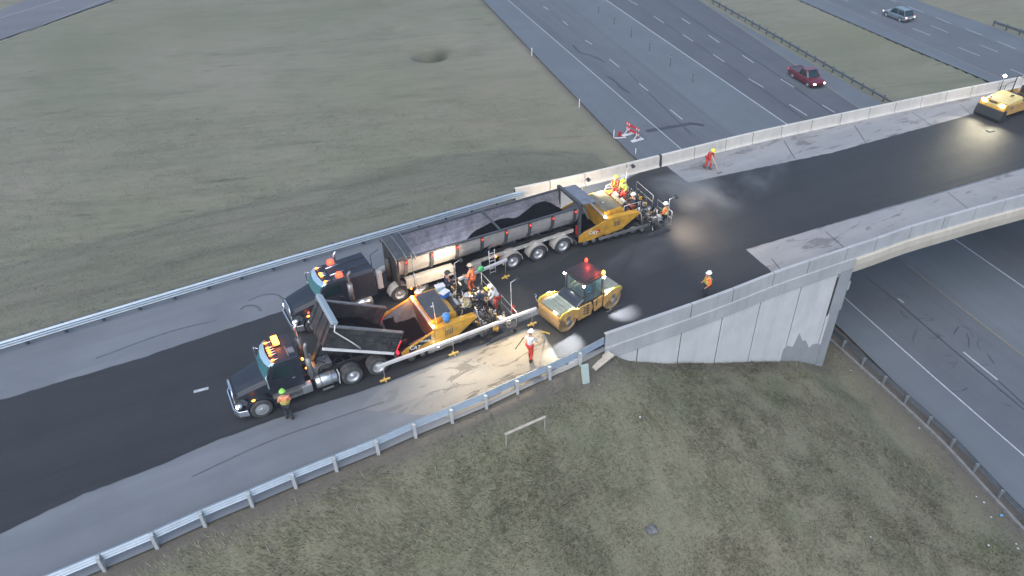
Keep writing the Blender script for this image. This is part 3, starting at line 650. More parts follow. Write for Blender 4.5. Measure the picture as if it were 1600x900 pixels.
# ------------------------------------------------------------------ shared materials of the machines
M_tyre = mat('tyre_rubber', (.05, .052, .055), .8, var=.3, dirt=.6, dirtcol=(.13, .125, .12)); M_rim = mat('wheel_alloy', (.55, .56, .58), .4, .6, dirt=.3, dirtcol=(.2, .19, .18)); M_hub = mat('dark_hub', (.12, .12, .12), .5, .5)
M_blk = mat('black_paint', (.018, .024, .036), .5, coat=.08, dirt=.1, dirtcol=(.09, .09, .1)); M_fr_ = mat('frame_black', (.03, .03, .032), .6, dirt=.5, dirtcol=(.11, .1, .09)); M_chr = mat('chrome', (.75, .8, .86), .22, .9)
M_pol = mat('polished_tank', (.62, .64, .66), .28, .85, dirt=.15); M_glass = mat('dark_glass', (.012, .03, .035), .08, coat=.3); M_steel = mat('bare_steel', (.26, .26, .27), .5, .6, var=.25, dirt=.35)
M_visor = mat('pale_visor', (.42, .58, .68), .3, .5); M_box = mat('dump_box_black', (.03, .032, .036), .5, var=.3, dirt=.5, dirtcol=(.13, .13, .13)); M_asph = mat('loose_asphalt', (.007, .0075, .009), 1.0, var=.4, vscale=9, bump=1.0, bscale=14, spec=.08)
M_wht = mat('white_paint', (.7, .7, .7), .45, dirt=.25, dirtcol=(.35, .33, .3)); M_yel = mat('machine_yellow', (.50, .27, .03), .5, var=.2, dirt=.7, dirtcol=(.12, .085, .045)); M_tan = mat('roller_tan', (.48, .28, .09), .5, var=.2, dirt=.5, dirtcol=(.22, .14, .07))
M_grayp = mat('grey_panel', (.3, .31, .33), .5, dirt=.4, dirtcol=(.2, .19, .18)); M_dgray = mat('dark_grey', (.055, .06, .068), .55, var=.3, dirt=.3, dirtcol=(.12, .12, .12)); M_trl = mat('trailer_aluminium', (.50, .49, .49), .42, .45, var=.12, dirt=.35, dirtcol=(.22, .2, .18))
M_trli = mat('worn_box_liner', (.30, .29, .335), .55, .3, var=.35, vscale=1.2, dirt=.6, dirtcol=(.07, .065, .065)); M_red = mat('red_plastic', (.5, .025, .03), .5); M_blue = mat('blue_plastic', (.04, .14, .45), .45); M_hose = mat('rubber_hose', (.02, .02, .022), .5)
def emis(name, c, s, base=None): return mat(name, base or tuple(x * .8 for x in c), .4, emit=c, estr=s)
E_amb = emis('amber_lamp', (1, .2, .02), 4.5); E_ambH = emis('amber_beacon_lamp', (1, .22, .02), 7); E_red = emis('red_lamp', (1, .015, .03), 1.6); E_wht = emis('white_lamp', (1, .97, .9), 22); E_head = emis('headlamp', (1, .95, .85), 5); E_redo = emis('red_orange_lamp', (1, .07, .03), 1.1)
E_wm = emis('warm_white_lamp', (1, .82, .55), 18)
M_vest = mat('orange_vest', (.8, .16, .04), .8); M_vesty = mat('lime_tape', (.5, .55, .14), .7); M_pink = mat('faded_orange_vest', (.85, .28, .16), .8); M_navy = mat('navy_cloth', (.02, .028, .055), .9, var=.2); M_dkc = mat('dark_trousers', (.03, .034, .045), .9, var=.3); M_redc = mat('red_workwear', (.55, .045, .035), .85, var=.2)
M_whc = mat('white_cloth', (.62, .66, .68), .9, var=.12); M_skin = mat('skin', (.42, .24, .17), .6); M_hair = mat('dark_hair', (.03, .02, .015), .8); M_boot = mat('work_boot', (.05, .035, .025), .8)
M_hgr = mat('green_helmet', (.3, .7, .12), .4); M_hwh = mat('white_helmet', (.85, .85, .82), .35); M_hye = mat('yellow_helmet', (.85, .75, .08), .4); M_wood = mat('pale_wood', (.42, .32, .2), .8, var=.2); M_alu = mat('aluminium_beam', (.6, .6, .6), .4, .5, dirt=.15)

def lamp_pt(name, loc, e, col, r=.12, parent=None):
    l = bpy.data.lights.new(name, 'POINT'); l.energy = e; l.color = col; l.shadow_soft_size = r; o = bpy.data.objects.new(name, l); COL.objects.link(o); o.location = loc
    if parent: o.parent = parent
    return o
def lamp_spot(name, loc, to, e, col, ang=70, blend=.6, r=.1, parent=None):
    l = bpy.data.lights.new(name, 'SPOT'); l.energy = e; l.color = col; l.spot_size = RAD(ang); l.spot_blend = blend; l.shadow_soft_size = r
    o = bpy.data.objects.new(name, l); COL.objects.link(o); o.location = loc; o.rotation_euler = (Vector(loc) - Vector(to)).to_track_quat('Z', 'Y').to_euler()
    if parent: o.parent = parent
    return o

def wheel(parent, x, y, z, r, wd, out=1, dual=False, front=False, name='wheel'):
    """tyre > rim, hub; outer face towards out*y"""
    o_ = (x, y, z); h = wd / 2
    t = MB().lathe([(-h, r * .62), (-h, r * .8), (-h * .92, r * .93), (-h * .7, r), (-h * .35, r * 1.0), (-h * .3, r * .97), (-h * .2, r * 1.0), (h * .2, r), (h * .3, r * .97), (h * .35, r), (h * .7, r), (h * .92, r * .93), (h, r * .8), (h, r * .62)], o_, 28)
    w = thing_part(name, parent, o_)
    ty = t.build('tyre', M_tyre, w, origin=o_); ty.location = (0, 0, 0)
    e = h * out; dp = -out * (.03 if front else .14)
    rm = MB().lathe([(e - out * .01, r * .64), (e + out * .0, r * .61), (e - out * .03, r * .58), (e + dp * .6, r * .55), (e + dp, r * .35), (e + dp * .5, r * .2), (e + dp * .2, r * .17), (e + dp * .2 + out * .04, r * .08), (e + dp * .2 + out * .04, 0.001)], o_, 24)
    for k in range(10):
        a = k * math.pi / 5; rm.tube((x + math.cos(a) * r * .3, y + e + dp * .8, z + math.sin(a) * r * .3), (x + math.cos(a) * r * .3, y + e + dp * .8 + out * .04, z + math.sin(a) * r * .3), .018, 6)
    R_ = rm.build('rim', M_rim, w, origin=o_); R_.location = (0, 0, 0)
    if dual:
        q = MB().lathe([(-h, r * .62), (-h, r * .8), (-h * .7, r), (h * .7, r), (h, r * .8), (h, r * .62)], (x, y - out * (wd + .06), z), 24); d = q.build('inner_tyre', M_tyre, w, origin=o_); d.location = (0, 0, 0)
    return w
def thing_part(name, parent, loc=(0, 0, 0)):
    o = bpy.data.objects.new(name, None); COL.objects.link(o); o.parent = parent; o.location = loc; o.empty_display_size = .05; return o
def text(s, parent, loc, rot, size, m, depth=.004, name='lettering', shear=0):
    cu = bpy.data.curves.new(name, 'FONT'); cu.body = s; cu.size = size; cu.extrude = depth; cu.align_x = 'CENTER'; cu.align_y = 'CENTER'; cu.shear = shear; cu.offset = size * .015
    o = bpy.data.objects.new(name, cu); COL.objects.link(o); bpy.context.view_layer.update()
    me = bpy.data.meshes.new_from_object(o); bpy.data.objects.remove(o); me.materials.clear(); me.materials.append(m); o = bpy.data.objects.new(name, me); COL.objects.link(o); o.parent = parent; o.location = loc; o.rotation_euler = rot; return o
def arch(mb, x, y0, y1, z, r0, r1, a0, a1, n=14):      # mudguard: an arc of sheet around a wheel centre
    rings = []
    for k in range(n + 1):
        a = a0 + (a1 - a0) * k / n; c, s = math.cos(a), math.sin(a)
        rings.append([(x + c * r0, y0, z + s * r0), (x + c * r1, y0, z + s * r1), (x + c * r1, y1, z + s * r1), (x + c * r0, y1, z + s * r0)])
    mb.loft(rings, smooth=False)

# ------------------------------------------------------------------ conventional tractor / truck front, local x forward, y left, origin under the front axle
def truck_front(t, F=1.05, sleeper=False, cz=2.7):
    W = 1.0
    # hood: tapered towards the grille
    hd = MB(); rings = []
    for x, w, zt, zb in ((-.6, .97, 1.96, 1.15), (-.3, .94, 1.9, 1.15), (.3, .88, 1.76, 1.12), (F - .22, .82, 1.62, 1.05), (F - .08, .79, 1.5, 1.02)):
        rings.append([(x, -w, zb), (x, -w, zt - .22), (x, -w * .86, zt - .05), (x, -w * .45, zt + .02), (x, w * .45, zt + .02), (x, w * .86, zt - .05), (x, w, zt - .22), (x, w, zb)])
    hd.loft(rings); hood = hd.build('hood', M_blk, t, bevel=.03)
    g = MB(); g.prism([(F - .1, .62), (F - .1, 1.52), (F + .0, 1.5), (F + .06, .62)], -.74, .74); gr = g.build('grille', M_fr_, t)
    g = MB()
    for k in range(7): g.span(F + .01, F + .06, -.58, .58, .72 + k * .115, .745 + k * .115)
    g.path([(F + .04, -.66, .6), (F + .03, -.66, 1.5), (F - .02, -.4, 1.62), (F - .02, .4, 1.62), (F + .03, .66, 1.5), (F + .04, .66, .6)], .035, 8); g.build('grille_trim', M_chr, gr)
    b = MB(); rings = []
    for y, x in ((-1.2, F - .38), (-1.1, F + .02), (-.75, F + .2), (.75, F + .2), (1.1, F + .02), (1.2, F - .38)): rings.append([(x, y, .38), (x, y, .72), (x - .06, y, .74), (x - .07, y, .36)])
    b.loft(rings); b.build('bumper', M_chr, t, bevel=.015)
    for s in (-1, 1):
        f = MB(); arch(f, 0, s * .78, s * 1.19, .5, .66, .72, RAD(-8), RAD(192), 16); f.build('fender', M_blk, t, bevel=.01)
        f = MB(); f.add([(F - .3, s * .72, .95), (F - .02, s * .72, .95), (-.1 + .7, s * 1.15, .95), (F - .3, s * .72, 1.25), (F - .1, s * .72, 1.22), (.5, s * 1.1, 1.15)], [(0, 1, 2), (3, 5, 4), (0, 3, 4, 1), (1, 4, 5, 2), (2, 5, 3, 0)]); f.build('fender_front', M_blk, t, bevel=.01)
        h = MB(); h.ball((F - .13, s * .93, .95), (.16, .19, .15)); hl = h.build('headlight_housing', M_chr, t)
        h = MB(); h.ball((F + .0, s * .95, .93), (.07, .13, .09)); hh = h.build('headlight', E_head, t)
        h = MB(); h.ball((.25, s * 1.17, 1.2), (.09, .05, .05)); h.build('turn_signal', E_amb, t)
        # cab-side
    cb = MB(); R_ = [(-1.05, .98), (-2.45, .98)]
    x0, x1 = -.55, -2.35
    cb.prism([(x0, .95), (x0, 1.95), (x0 - .38, cz - .08), (x0 - .55, cz), (x1, cz), (x1, .95)], -.98, .98); cab = cb.build('cab', M_blk, t, bevel=.05)
    # windscreen, side windows
    w_ = MB(); d = Vector((x0 + .012 - (x0 - .38 + .012), 0, 1.95 - cz + .08)).normalized()
    a = Vector((x0 + .02, 0, 1.99)); b_ = Vector((x0 - .36, 0, cz - .1))
    w_.add([(a.x, -.88, a.z), (a.x + .05, 0, a.z), (a.x, .88, a.z), (b_.x, .84, b_.z), (b_.x + .05, 0, b_.z), (b_.x, -.84, b_.z), (a.x - .05, -.88, a.z - .02), (a.x - .05, 0, a.z - .02), (a.x - .05, .88, a.z - .02), (b_.x - .05, .84, b_.z - .02), (b_.x - .05, 0, b_.z - .02), (b_.x - .05, -.84, b_.z - .02)], [(0, 1, 4, 5), (1, 2, 3, 4), (11, 10, 7, 6), (10, 9, 8, 7), (5, 4, 10, 11), (4, 3, 9, 10), (6, 7, 1, 0), (7, 8, 2, 1), (0, 5, 11, 6), (3, 2, 8, 9)])
    w_.build('windshield', mat('windshield_glass', (.05, .16, .18), .1, coat=.3), cab)
    for s in (-1, 1):
        d = MB(); d.prism([(x0 - .16, 1.0), (x0 - .2, 1.9), (x0 - .42, cz - .16), (x1 + .35, cz - .16), (x1 + .35, 1.0)], s * .982, s * 1.0); dr = d.build('door', M_blk, t, bevel=.008)
        d = MB(); d.prism([(x0 - .3, 1.9), (x0 - .5, cz - .24), (x1 + .45, cz - .24), (x1 + .45, 1.85)], s * 1.0, s * 1.012); d.build('side_window', M_glass, dr)
        d = MB(); d.span(x1 + .42, x1 + .58, s * 1.0, s * 1.03, 1.6, 1.63); d.build('handle', M_chr, dr)
        m = MB(); m.path([(x0 - .12, s * 1.0, 1.7), (x0 - .02, s * 1.28, 1.72), (x0 - .02, s * 1.3, 2.4), (x0 - .2, s * 1.0, 2.45)], .018, 6); mi = m.build('mirror_bracket', M_chr, t)
        m = MB(); m.box((x0 - .03, s * 1.32, 2.12), (.07, .2, .45)); m.box((x0 - .03, s * 1.32, 1.82), (.07, .18, .14)); m.build('mirror', M_chr, mi, bevel=.015)
        m = MB(); m.span(x1 + .1, x0 - .1, s * .92, s * 1.12, .42, .48); m.span(x1 + .1, x0 - .1, s * .92, s * 1.1, .74, .79); m.span(x1 + .1, x0 - .1, s * .86, s * .9, .4, .95); m.build('step', M_steel, t)
    v = MB(); rings = []
    for y, xo in ((-.98, -.22), (-.9, -.1), (-.5, .02), (0, .07), (.5, .02), (.9, -.1), (.98, -.22)):
        rings.append([(x0 - .2 + xo, y, cz - .12), (x0 - .42 + xo * .8, y, cz + .05), (x0 - .46 + xo * .8, y, cz + .04), (x0 - .26 + xo, y, cz - .14)])
    v.loft(rings); v.build('sun_visor', M_visor, t)
    ys = (-.72, -.3, -.1, .1, .3, .72) if not sleeper else (-.75, -.15, 0, .15, .75)
    for y in ys:
        l = MB(); l.ball((x0 - .6, y, cz + .05), (.09, .05, .045)); lo = l.build('marker_lamp', E_amb, t)
        l = MB(); l.path([(x0 - .66, y, cz + .035), (x0 - .9, y, cz + .035)], [.03, .02], 6); l.build('lamp_tail', M_chr, lo)
    # frame, axle
    f = MB()
    for s in (-1, 1): f.span(F - .1, -8.0 if not sleeper else -7.4, s * .36, s * .46, .72, .98)
    for x in (-2.8, -3.8, -5.0, -6.2): f.span(x - .06, x + .06, -.4, .4, .76, .94)
    f.tube((0, -.9, .5), (0, .9, .5), .07); f.build('chassis_frame', M_fr_, t)
    for s in (-1, 1): wheel(t, 0, s * 1.1, .53, .54, .3, s, front=True)
    return x0, x1
E_head = emis('truck_headlamp', (1, .9, .8), 2.2)

hT = 3.624
# ---- dump truck (near, driver side towards the camera)
dt = thing('dump_truck', 'black tandem dump truck in front with its bed raised, tipping into the nearer paver', 'dump truck', (-12.99, 27.08, .034), hT)
x0, x1 = truck_front(dt, 1.05, False, 2.8)
# light bar, roof beacon
b = MB(); b.box((-1.6, -.55, 2.86), (.34, .7, .05)); lb = b.build('light_bar', M_fr_, dt)
b = MB(); b.box((-1.6, -.55, 2.96), (.3, .66, .13)); b.build('amber_lens', E_ambH, lb, bevel=.03)
lamp_pt('beacon_glow', (-1.6, -.55, 3.25), 4, (1, .25, .03), .1, dt)
b = MB(); b.box((-2.1, .45, 2.86), (.3, .4, .1)); b.box((-1.9, .45, 2.88), (.06, .8, .04)); b.build('air_horn', M_steel, dt, bevel=.01)
for s in (-1, 1):
    b = MB(); b.path([(-2.72, s * .86, 1.0), (-2.72, s * .86, 3.1), (-2.82, s * .86, 3.3)], .09, 12); b.build('exhaust_stack', M_chr if s < 0 else M_steel, dt)
    b = MB(); b.tube((-2.72, s * .86, 1.3), (-2.72, s * .86, 2.4), .15, 14); b.build('heat_shield', M_steel, dt)
b = MB(); b.lathe([(-.55, .001), (-.55, .3), (-.5, .33), (.5, .33), (.55, .3), (.55, .001)], (-3.35 + .0, .93, .74), 20, axis='x'); ft = b.build('fuel_tank', M_pol, dt)
b = MB(); 
for x in (-3.05, -3.6): b.lathe([(-.035, .34), (-.035, .355), (.035, .355), (.035, .34)], (x, .93, .74), 20, axis='x')
b.span(-3.62, -3.05, 1.2, 1.3, .35, .4); b.build('tank_strap', M_steel, ft)
b = MB(); b.lathe([(-.3, .001), (-.3, .27), (-.26, .29), (.26, .29), (.3, .27), (.3, .001)], (-3.0 - .0, .93, .74), 18, axis='x'); 
b = MB(); b.box((-2.35, 1.0, .7), (.5, .34, .5)); b.build('battery_box', M_pol, dt, bevel=.02)
b = MB(); b.box((-2.95, 0, 1.15), (.3, 1.3, .5)); b.box((-3.6, .1, 1.1), (.6, .7, .3)); b.tube((-3.2, -.5, 1.1), (-3.2, .5, 1.1), .18, 12); b.build('wet_kit', M_steel, dt, bevel=.01)
b = MB()
for k in range(9):
    y = random.uniform(-.5, .6); xx = random.uniform(-4.2, -2.9); b.path([(xx, y, 1.0), (xx - .2, y + .1, 1.35 + random.uniform(0, .3)), (xx - .55, y + random.uniform(-.2, .2), 1.25), (xx - .75, y, .98)], .022, 6)
b.build('hydraulic_hose', M_hose, dt)
for xa in (-4.659, -6.06):
    for s in (-1, 1): wheel(dt, xa, s * 1.12, .54, .55, .28, s, dual=True)
    b = MB(); b.tube((xa, -.9, .52), (xa, .9, .52), .09, 10); b.ball((xa, 0, .52), .22); b.build('drive_axle', M_fr_, dt)
b = MB(); b.add([(-4.0, .75, .95), (-4.0, 1.15, .95), (-3.95, 1.13, .28), (-3.95, .77, .28), (-4.04, .75, .95), (-4.04, 1.15, .95), (-3.99, 1.13, .28), (-3.99, .77, .28)], [(0, 1, 2, 3), (7, 6, 5, 4), (0, 3, 7, 4), (1, 5, 6, 2), (0, 4, 5, 1), (3, 2, 6, 7)]); b.build('mudflap', M_wht, dt)
# dump body, hinged at the rear, raised
TH, XH, ZH, BL, BH = .492, -7.0, 1.12, 3.95, 1.2
body = thing_part('dump_body', dt, (XH, 0, ZH)); body.rotation_euler = (0, -TH, 0)
Wd = 1.2
b = MB(); b.span(0, BL, -Wd, Wd, 0, .07); b.span(BL - .06, BL, -Wd, Wd, .07, BH); fl = b.build('floor', M_box, body)
for s in (-1, 1):
    b = MB(); b.span(0, BL, s * (Wd - .05), s * Wd, 0, BH); b.span(0, BL, s * (Wd + .002), s * (Wd + .06), .42, .5); b.span(0, BL, s * (Wd + .002), s * (Wd + .06), .78, .84); b.build('side_wall', M_box, body, bevel=.006)
    b = MB(); b.span(-.03, BL + .03, s * (Wd - .09), s * (Wd + .08), BH + .002, BH + .09); b.build('top_rail', M_steel, body, bevel=.01)
    b = MB(); b.span(-.05, BL, s * (Wd - .03), s * (Wd + .07), -.14, -.003); b.build('lower_rail', M_wht, body, bevel=.01)
    b = MB(); b.span(-.06, .0, s * (Wd - .06), s * (Wd + .08), -.15, BH + .12); rp = b.build('rear_post', M_box, body, bevel=.008)
    b = MB(); b.span(-.1, -.062, s * (Wd - .0), s * (Wd + .06), .25, .75); b.build('tail_lamp', E_red, rp)
    b = MB(); b.tube((BL * .2, s * (Wd + .1), .55), (BL * .28, s * (Wd + .1), .56), .012, 6); b.tube((.3, s * (Wd + .1), .3), (.3, s * (Wd + .1), .7), .03, 6); b.tube((.55, s * (Wd + .1), .3), (.55, s * (Wd + .1), .7), .03, 6); b.build('latch_bar', M_fr_, body)
b = MB(); b.box((BL - .1, 0, BH + .26), (.34, 2.62, .22)); b.build('tarp_housing', mat('tarp_housing_grey', (.38, .45, .5), .4, .4), body, bevel=.05)
b = MB(); b.span(BL - .02, BL + .02, -1.2, 1.2, .0, BH + .2)
for y in (-.8, 0, .8): b.span(BL + .02, BL + .09, y - .05, y + .05, 0, BH + .1)
b.build('bulkhead', M_box, body)
b = MB(); b.path([(BL * .97, Wd + .14, BH + .2), (BL * .95, Wd + .16, BH - .15), (BL * .66, Wd + .16, .5), (BL * .52, Wd + .16, .2)], .035, 8); b.build('tarp_arm', M_wht, body)
text('TARP', body, (BL * .86, Wd + .085, .62), (RAD(90), 0, RAD(180)), .2, M_wht) if False else None
b = MB(); b.add([(0.05, -1.1, .06), (BL - .1, -1.1, .08), (BL - .1, 1.1, .08), (0.05, 1.1, .06)] , [(0, 3, 2, 1)])
def heap(x0, x1, y0, y1, fn, nx=34, ny=18):
    m = MB(); vs = []; 
    for i in range(nx + 1):
        for j in range(ny + 1):
            x = x0 + (x1 - x0) * i / nx; y = y0 + (y1 - y0) * j / ny; vs.append((x, y, fn(x, y) + random.uniform(-.018, .018)))
    vs += [(x0 + (x1 - x0) * i / nx, y0 + (y1 - y0) * j / ny, -.0 + fn(x0 + (x1 - x0) * i / nx, y0 + (y1 - y0) * j / ny) - .25) for i in range(nx + 1) for j in range(ny + 1)]
    k = (nx + 1) * (ny + 1); fs = []
    for i in range(nx):
        for j in range(ny):
            a = i * (ny + 1) + j; fs.append((a, a + ny + 1, a + ny + 2, a + 1))
    return m.add(vs, fs, True)
heap(.02, BL - .08, -1.14, 1.14, lambda x, y: .38 + .22 * math.sin(x * .9) - .12 * y * y + .06 * math.sin(3 * x + 2 * y)).build('asphalt_load', M_asph, body)
b = MB(); b.path([(-2.9, 0, 1.0), (-3.9, 0, 2.9)], [.13, .13], 12); hy = b.build('hoist_cylinder', M_fr_, dt); b = MB(); b.path([(-3.5, 0, 2.1), (-4.05, 0, 3.35)], [.08, .08], 12); b.build('hoist_rod', M_chr, hy)
for s in (-1, 1):
    b = MB(); b.box((-7.25, s * .9, .8), (.1, .3, .14)); b.build('brake_lamp', E_red, dt)
b = MB(); b.ball((-2.62, -.25, 1.5), (.06, .1, .06)); b.ball((-2.62, .35, 1.35), (.05, .05, .05)); b.build('clearance_lamp', E_amb, dt)
lamp_pt('clearance_glow', (-2.9, .1, 1.6), 3, (1, .4, .05), .05, dt)

# ---- highway tractor with sleeper, coupled to the trailer
tr_ = thing('semi_tractor', 'black highway tractor with sleeper and two orange beacons, beyond the dump truck', 'semi truck', (-11.666, 33.507, .034), 3.655)
truck_front(tr_, 1.04, True, 2.72)
b = MB(); rings = []
for x, w in ((-1.55, .9), (-2.0, 1.0), (-3.9, 1.06)): rings.append([(x, -w, .95), (x, -w, 2.62), (x, -w + .14, 2.8), (x, w - .14, 2.8), (x, w, 2.62), (x, w, .95)])
b.loft(rings); sl_ = b.build('sleeper', M_blk, tr_, bevel=.04)
b = MB(); b.span(-2.1, -3.85, -.42, -.36, 2.8, 2.84); b.span(-2.1, -3.85, .36, .42, 2.8, 2.84); b.build('roof_rib', M_fr_, sl_)
for s in (-1, 1):
    b = MB(); b.lathe([(0, .2), (.1, .2), (.2, .17), (.25, .001)], (-1.98, s * .72, 2.82), 16, axis='z'); bc = b.build('beacon', E_redo, tr_)
    b = MB(); b.box((-1.98, s * .72, 2.8), (.5, .42, .05)); b.build('beacon_base', M_steel, bc)
    b = MB(); b.path([(-1.55, s * .38, 2.8), (-2.35, s * .38, 2.84)], [.05, .02], 8); b.build('air_horn', M_chr, tr_)
    b = MB(); b.path([(-2.35, s * 1.16, 1.0), (-2.35, s * 1.16, 3.0), (-2.5, s * 1.16, 3.2)], .075, 12); b.tube((-2.35, s * 1.16, 1.3), (-2.35, s * 1.16, 2.4), .15, 14); b.build('exhaust_stack', M_chr if s < 0 else M_steel, tr_)
b = MB(); b.box((-4.15, .95, 1.9), (.32, .36, 1.2)); b.build('side_fairing', M_grayp, tr_, bevel=.06)
b = MB(); b.box((-4.7, 0, 1.0), (1.3, 1.3, .05)); b.box((-5.6, 0, 1.12), (.9, .9, .12)); b.build('deck_plate', M_fr_, tr_)
b = MB()
for k in range(6): b.path([(-4.2, -.4 + k * .16, 1.9), (-4.6, -.5 + k * .2, 1.35), (-5.0, -.4 + k * .16, 1.5), (-5.5, -.3 + k * .12, 1.9)], .02, 6)
b.path([(-4.3, -.6, 1.0), (-4.3, -.6, 2.6), (-4.8, -.5, 2.9)], .02, 6); b.build('air_line', M_hose, tr_)
b = MB(); b.lathe([(-.5, .001), (-.5, .3), (.5, .3), (.5, .001)], (-3.0, 1.0, .72), 18, axis='x'); b.build('fuel_tank', M_pol, tr_)
M_fend = mat('beige_fender', (.42, .40, .37), .45, var=.1, dirt=.3)
for xa in (-5.2, -6.55):
    for s in (-1, 1):
        wheel(tr_, xa, s * 1.03, .52, .52, .28, s, dual=True)
        b = MB(); arch(b, xa, s * .65, s * 1.22, .52, .62, .65, RAD(10), RAD(170)); b.build('mudguard', M_fend, tr_)
b = MB(); b.ball((F_ := 1.0, .6, .62), (.06, .07, .07)); b.build('fog_lamp', emis('fog', (1, .95, .9), 7), tr_)
b = MB(); b.ball((.2, 1.2, 1.45), .06); b.build('side_lamp', E_redo, tr_)

# ---- end-dump trailer, origin under the middle axle
tl = thing('dump_trailer', 'long aluminium tri-axle dump trailer half full of black asphalt, its rear at the farther paver', 'dump trailer', (1.165, 39.912, .034), 3.604)
FR_, BK, ZT = 9.04, -2.85, 3.06
def tprof(k=1.0, inner=0):                             # half-round section, y outwards
    pts = []
    for a in range(-90, 91, 15):
        t = RAD(a); pts.append((1.27 * k * math.sin(t), 2.72 - 1.25 * k * math.cos(t)))
    out = [(-1.28 * k, ZT)] + [(-1.28 * k, 2.85)] + pts[0:] + [(1.28 * k, 2.85), (1.28 * k, ZT)]
    return out
def shell(x0, x1, n=8):
    m = MB(); o1 = tprof(1.0); i1 = [(y * .965, z + (.05 if z < 2.9 else 0)) for y, z in o1]; ring = o1 + i1[::-1]
    rr = []
    for k in range(n + 1):
        x = x0 + (x1 - x0) * k / n; rr.append([(x, y, z) for y, z in ring])
    m.loft(rr); return m
shell(BK, FR_).build('tub', M_trl, tl)
# inner liner a different look
i1 = [(y * .955, z + (.07 if z < 2.9 else -.004)) for y, z in tprof(1.0)]; i2 = [(y * .96, z + .06 if z < 2.9 else z - .004) for y, z in tprof(1.0)]
m = MB(); m.loft([[(x, y, z) for y, z in i1 + i2[::-1]] for x in (BK + .03, FR_ - .1)]); m.build('liner', M_trli, tl)
m = MB(); m.prism([(y, z) for y, z in tprof(.99)], FR_ - .08, FR_ - .0, axis='x'); m.build('front_wall', M_trli, tl)
for s in (-1, 1):
    m = MB(); m.span(BK - .05, FR_ + .03, s * 1.22, s * 1.36, ZT + .001, ZT + .1); m.build('top_rail', M_dgray, tl, bevel=.01)
    for k in range(8):
        x = FR_ - .4 - k * 1.6; m = MB(); pr = [(y, z) for y, z in tprof(1.0) if y * s > .3]; pr.sort(key=lambda q: -q[1])
        rg = []
        for y, z in pr:
            rg.append([(x - .09, y * 1.0, z - .02), (x - .09, y * 1.055 + s * .02, z - .04), (x + .09, y * 1.055 + s * .02, z - .04), (x + .09, y * 1.0, z - .02)])
        m.loft(rg); rb = m.build('side_rib', M_dgray if k else M_steel, tl)
        m = MB(); m.box((x, s * 1.385, ZT - .16), (.14, .05, .24)); lm = m.build('lamp_mount', mat('lamp_mount_red', (.3, .02, .02), .5) if not (k or s > 0) else bpy.data.materials['lamp_mount_red'], rb)
        m = MB(); m.ball((x, s * 1.42, ZT - .13), (.045, .03, .045)); m.build('marker_lamp', E_redo if k != 0 else E_redo, rb)
m = MB(); m.bar((2.6, -1.24, ZT + .08), (2.6, 1.24, ZT + .08), .12, .08); m.build('cross_brace', M_dgray, tl)
# front tarp housing with bows
m = MB(); rr = []
for x, dz in ((FR_ - .95, .0), (FR_ - .6, .08), (FR_ - .1, .1), (FR_ + .1, .0)): rr.append([(x, y, ZT + .12 + dz + .05 * (1 - (y / 1.28) ** 2)) for y in (-1.3, -.7, 0, .7, 1.3)] + [(x, 1.3, ZT + .06), (x, -1.3, ZT + .06)])
m.loft(rr); tp = m.build('rolled_tarp', M_dgray, tl, bevel=.02)
for x in (FR_ - .98, FR_ - .45, FR_ + .16):
    m = MB(); m.path([(x, -1.36, ZT - .15), (x, -1.34, ZT + .18), (x, -.8, ZT + .27), (x, 0, ZT + .3), (x, .8, ZT + .27), (x, 1.34, ZT + .18), (x, 1.36, ZT - .15)], .028, 8); m.build('tarp_bow', M_steel, tp)
m = MB(); m.span(FR_ + .0, FR_ + .14, -1.15, 1.15, 1.25, ZT); m.tube((FR_ + .3, 0, 1.0), (FR_ + .3, 0, 2.6), .16, 14); m.build('front_bulkhead', M_fr_, tl)
# rear frame, swung tailgate
m = MB(); m.span(BK - .16, BK - .0, 1.18, 1.4, 1.0, ZT + .12); m.span(BK - .16, BK, -1.4, -1.18, 1.0, ZT + .12); m.span(BK - .2, BK, -1.42, 1.42, ZT + .105, ZT + .3); m.build('rear_frame', M_dgray, tl, bevel=.015)
m = MB(); m.box((BK - .75, 0, ZT + .08), (1.1, 2.5, .07), ry=RAD(-4)); m.box((BK - 1.28, 0, ZT - .08), (.07, 2.5, .3)); tg = m.build('tailgate', mat('tailgate_blue_grey', (.2, .22, .27), .5, .3, var=.3, dirt=.5), tl, bevel=.02)
m = MB(); m.box((BK - .5, 1.3, 2.55), (.08, .06, 1.1), ry=RAD(25)); m.build('gate_arm', M_steel, tg)
for s in (-1, 1):
    m = MB(); m.box((BK - .1, s * 1.1, 1.25), (.12, .42, .62)); m.build('tail_lamp_panel', M_red, tl)
    m = MB(); m.ball((BK - .18, s * 1.2, 1.4), (.05, .12, .12)); m.build('tail_lamp', E_red, tl)
# chassis, axles, wheels with round guards
m = MB()
for s in (-1, 1): m.span(BK + .1, 5.2, s * .45, s * .6, 1.05, 1.3)
for x in (-2, 0, 2, 4): m.span(x - .06, x + .06, -.5, .5, 1.1, 1.25)
m.build('subframe', M_fr_, tl)
m = MB(); m.bar((4.6, .95, 1.18), (-2.7, .95, 1.28), .08, .22); m.build('side_beam', M_fend, tl)
m = MB()
for k in range(9): m.box((3.6 - k * .7, 1.0, 1.22), (.18, .03, .05))
m.build('reflective_tape', M_wht, tl)
for xa in (-1.79, 0, 1.79):
    for s in (-1, 1):
        wheel(tl, xa, s * 1.06, .55, .56, .36, s)
        m = MB(); arch(m, xa, s * .62, s * 1.27, .52, .66, .695, RAD(0), RAD(180), 18)
        if s > 0: m.lathe([(-.02, .70), (0, .695), (0, .64)], (xa, 1.27, .52), 20, a0=0, a1=math.pi)
        m.build('mudguard', M_fend, tl)
    m = MB(); m.tube((xa, -.9, .52), (xa, .9, .52), .08); m.build('axle', M_fr_, tl)
m = MB()
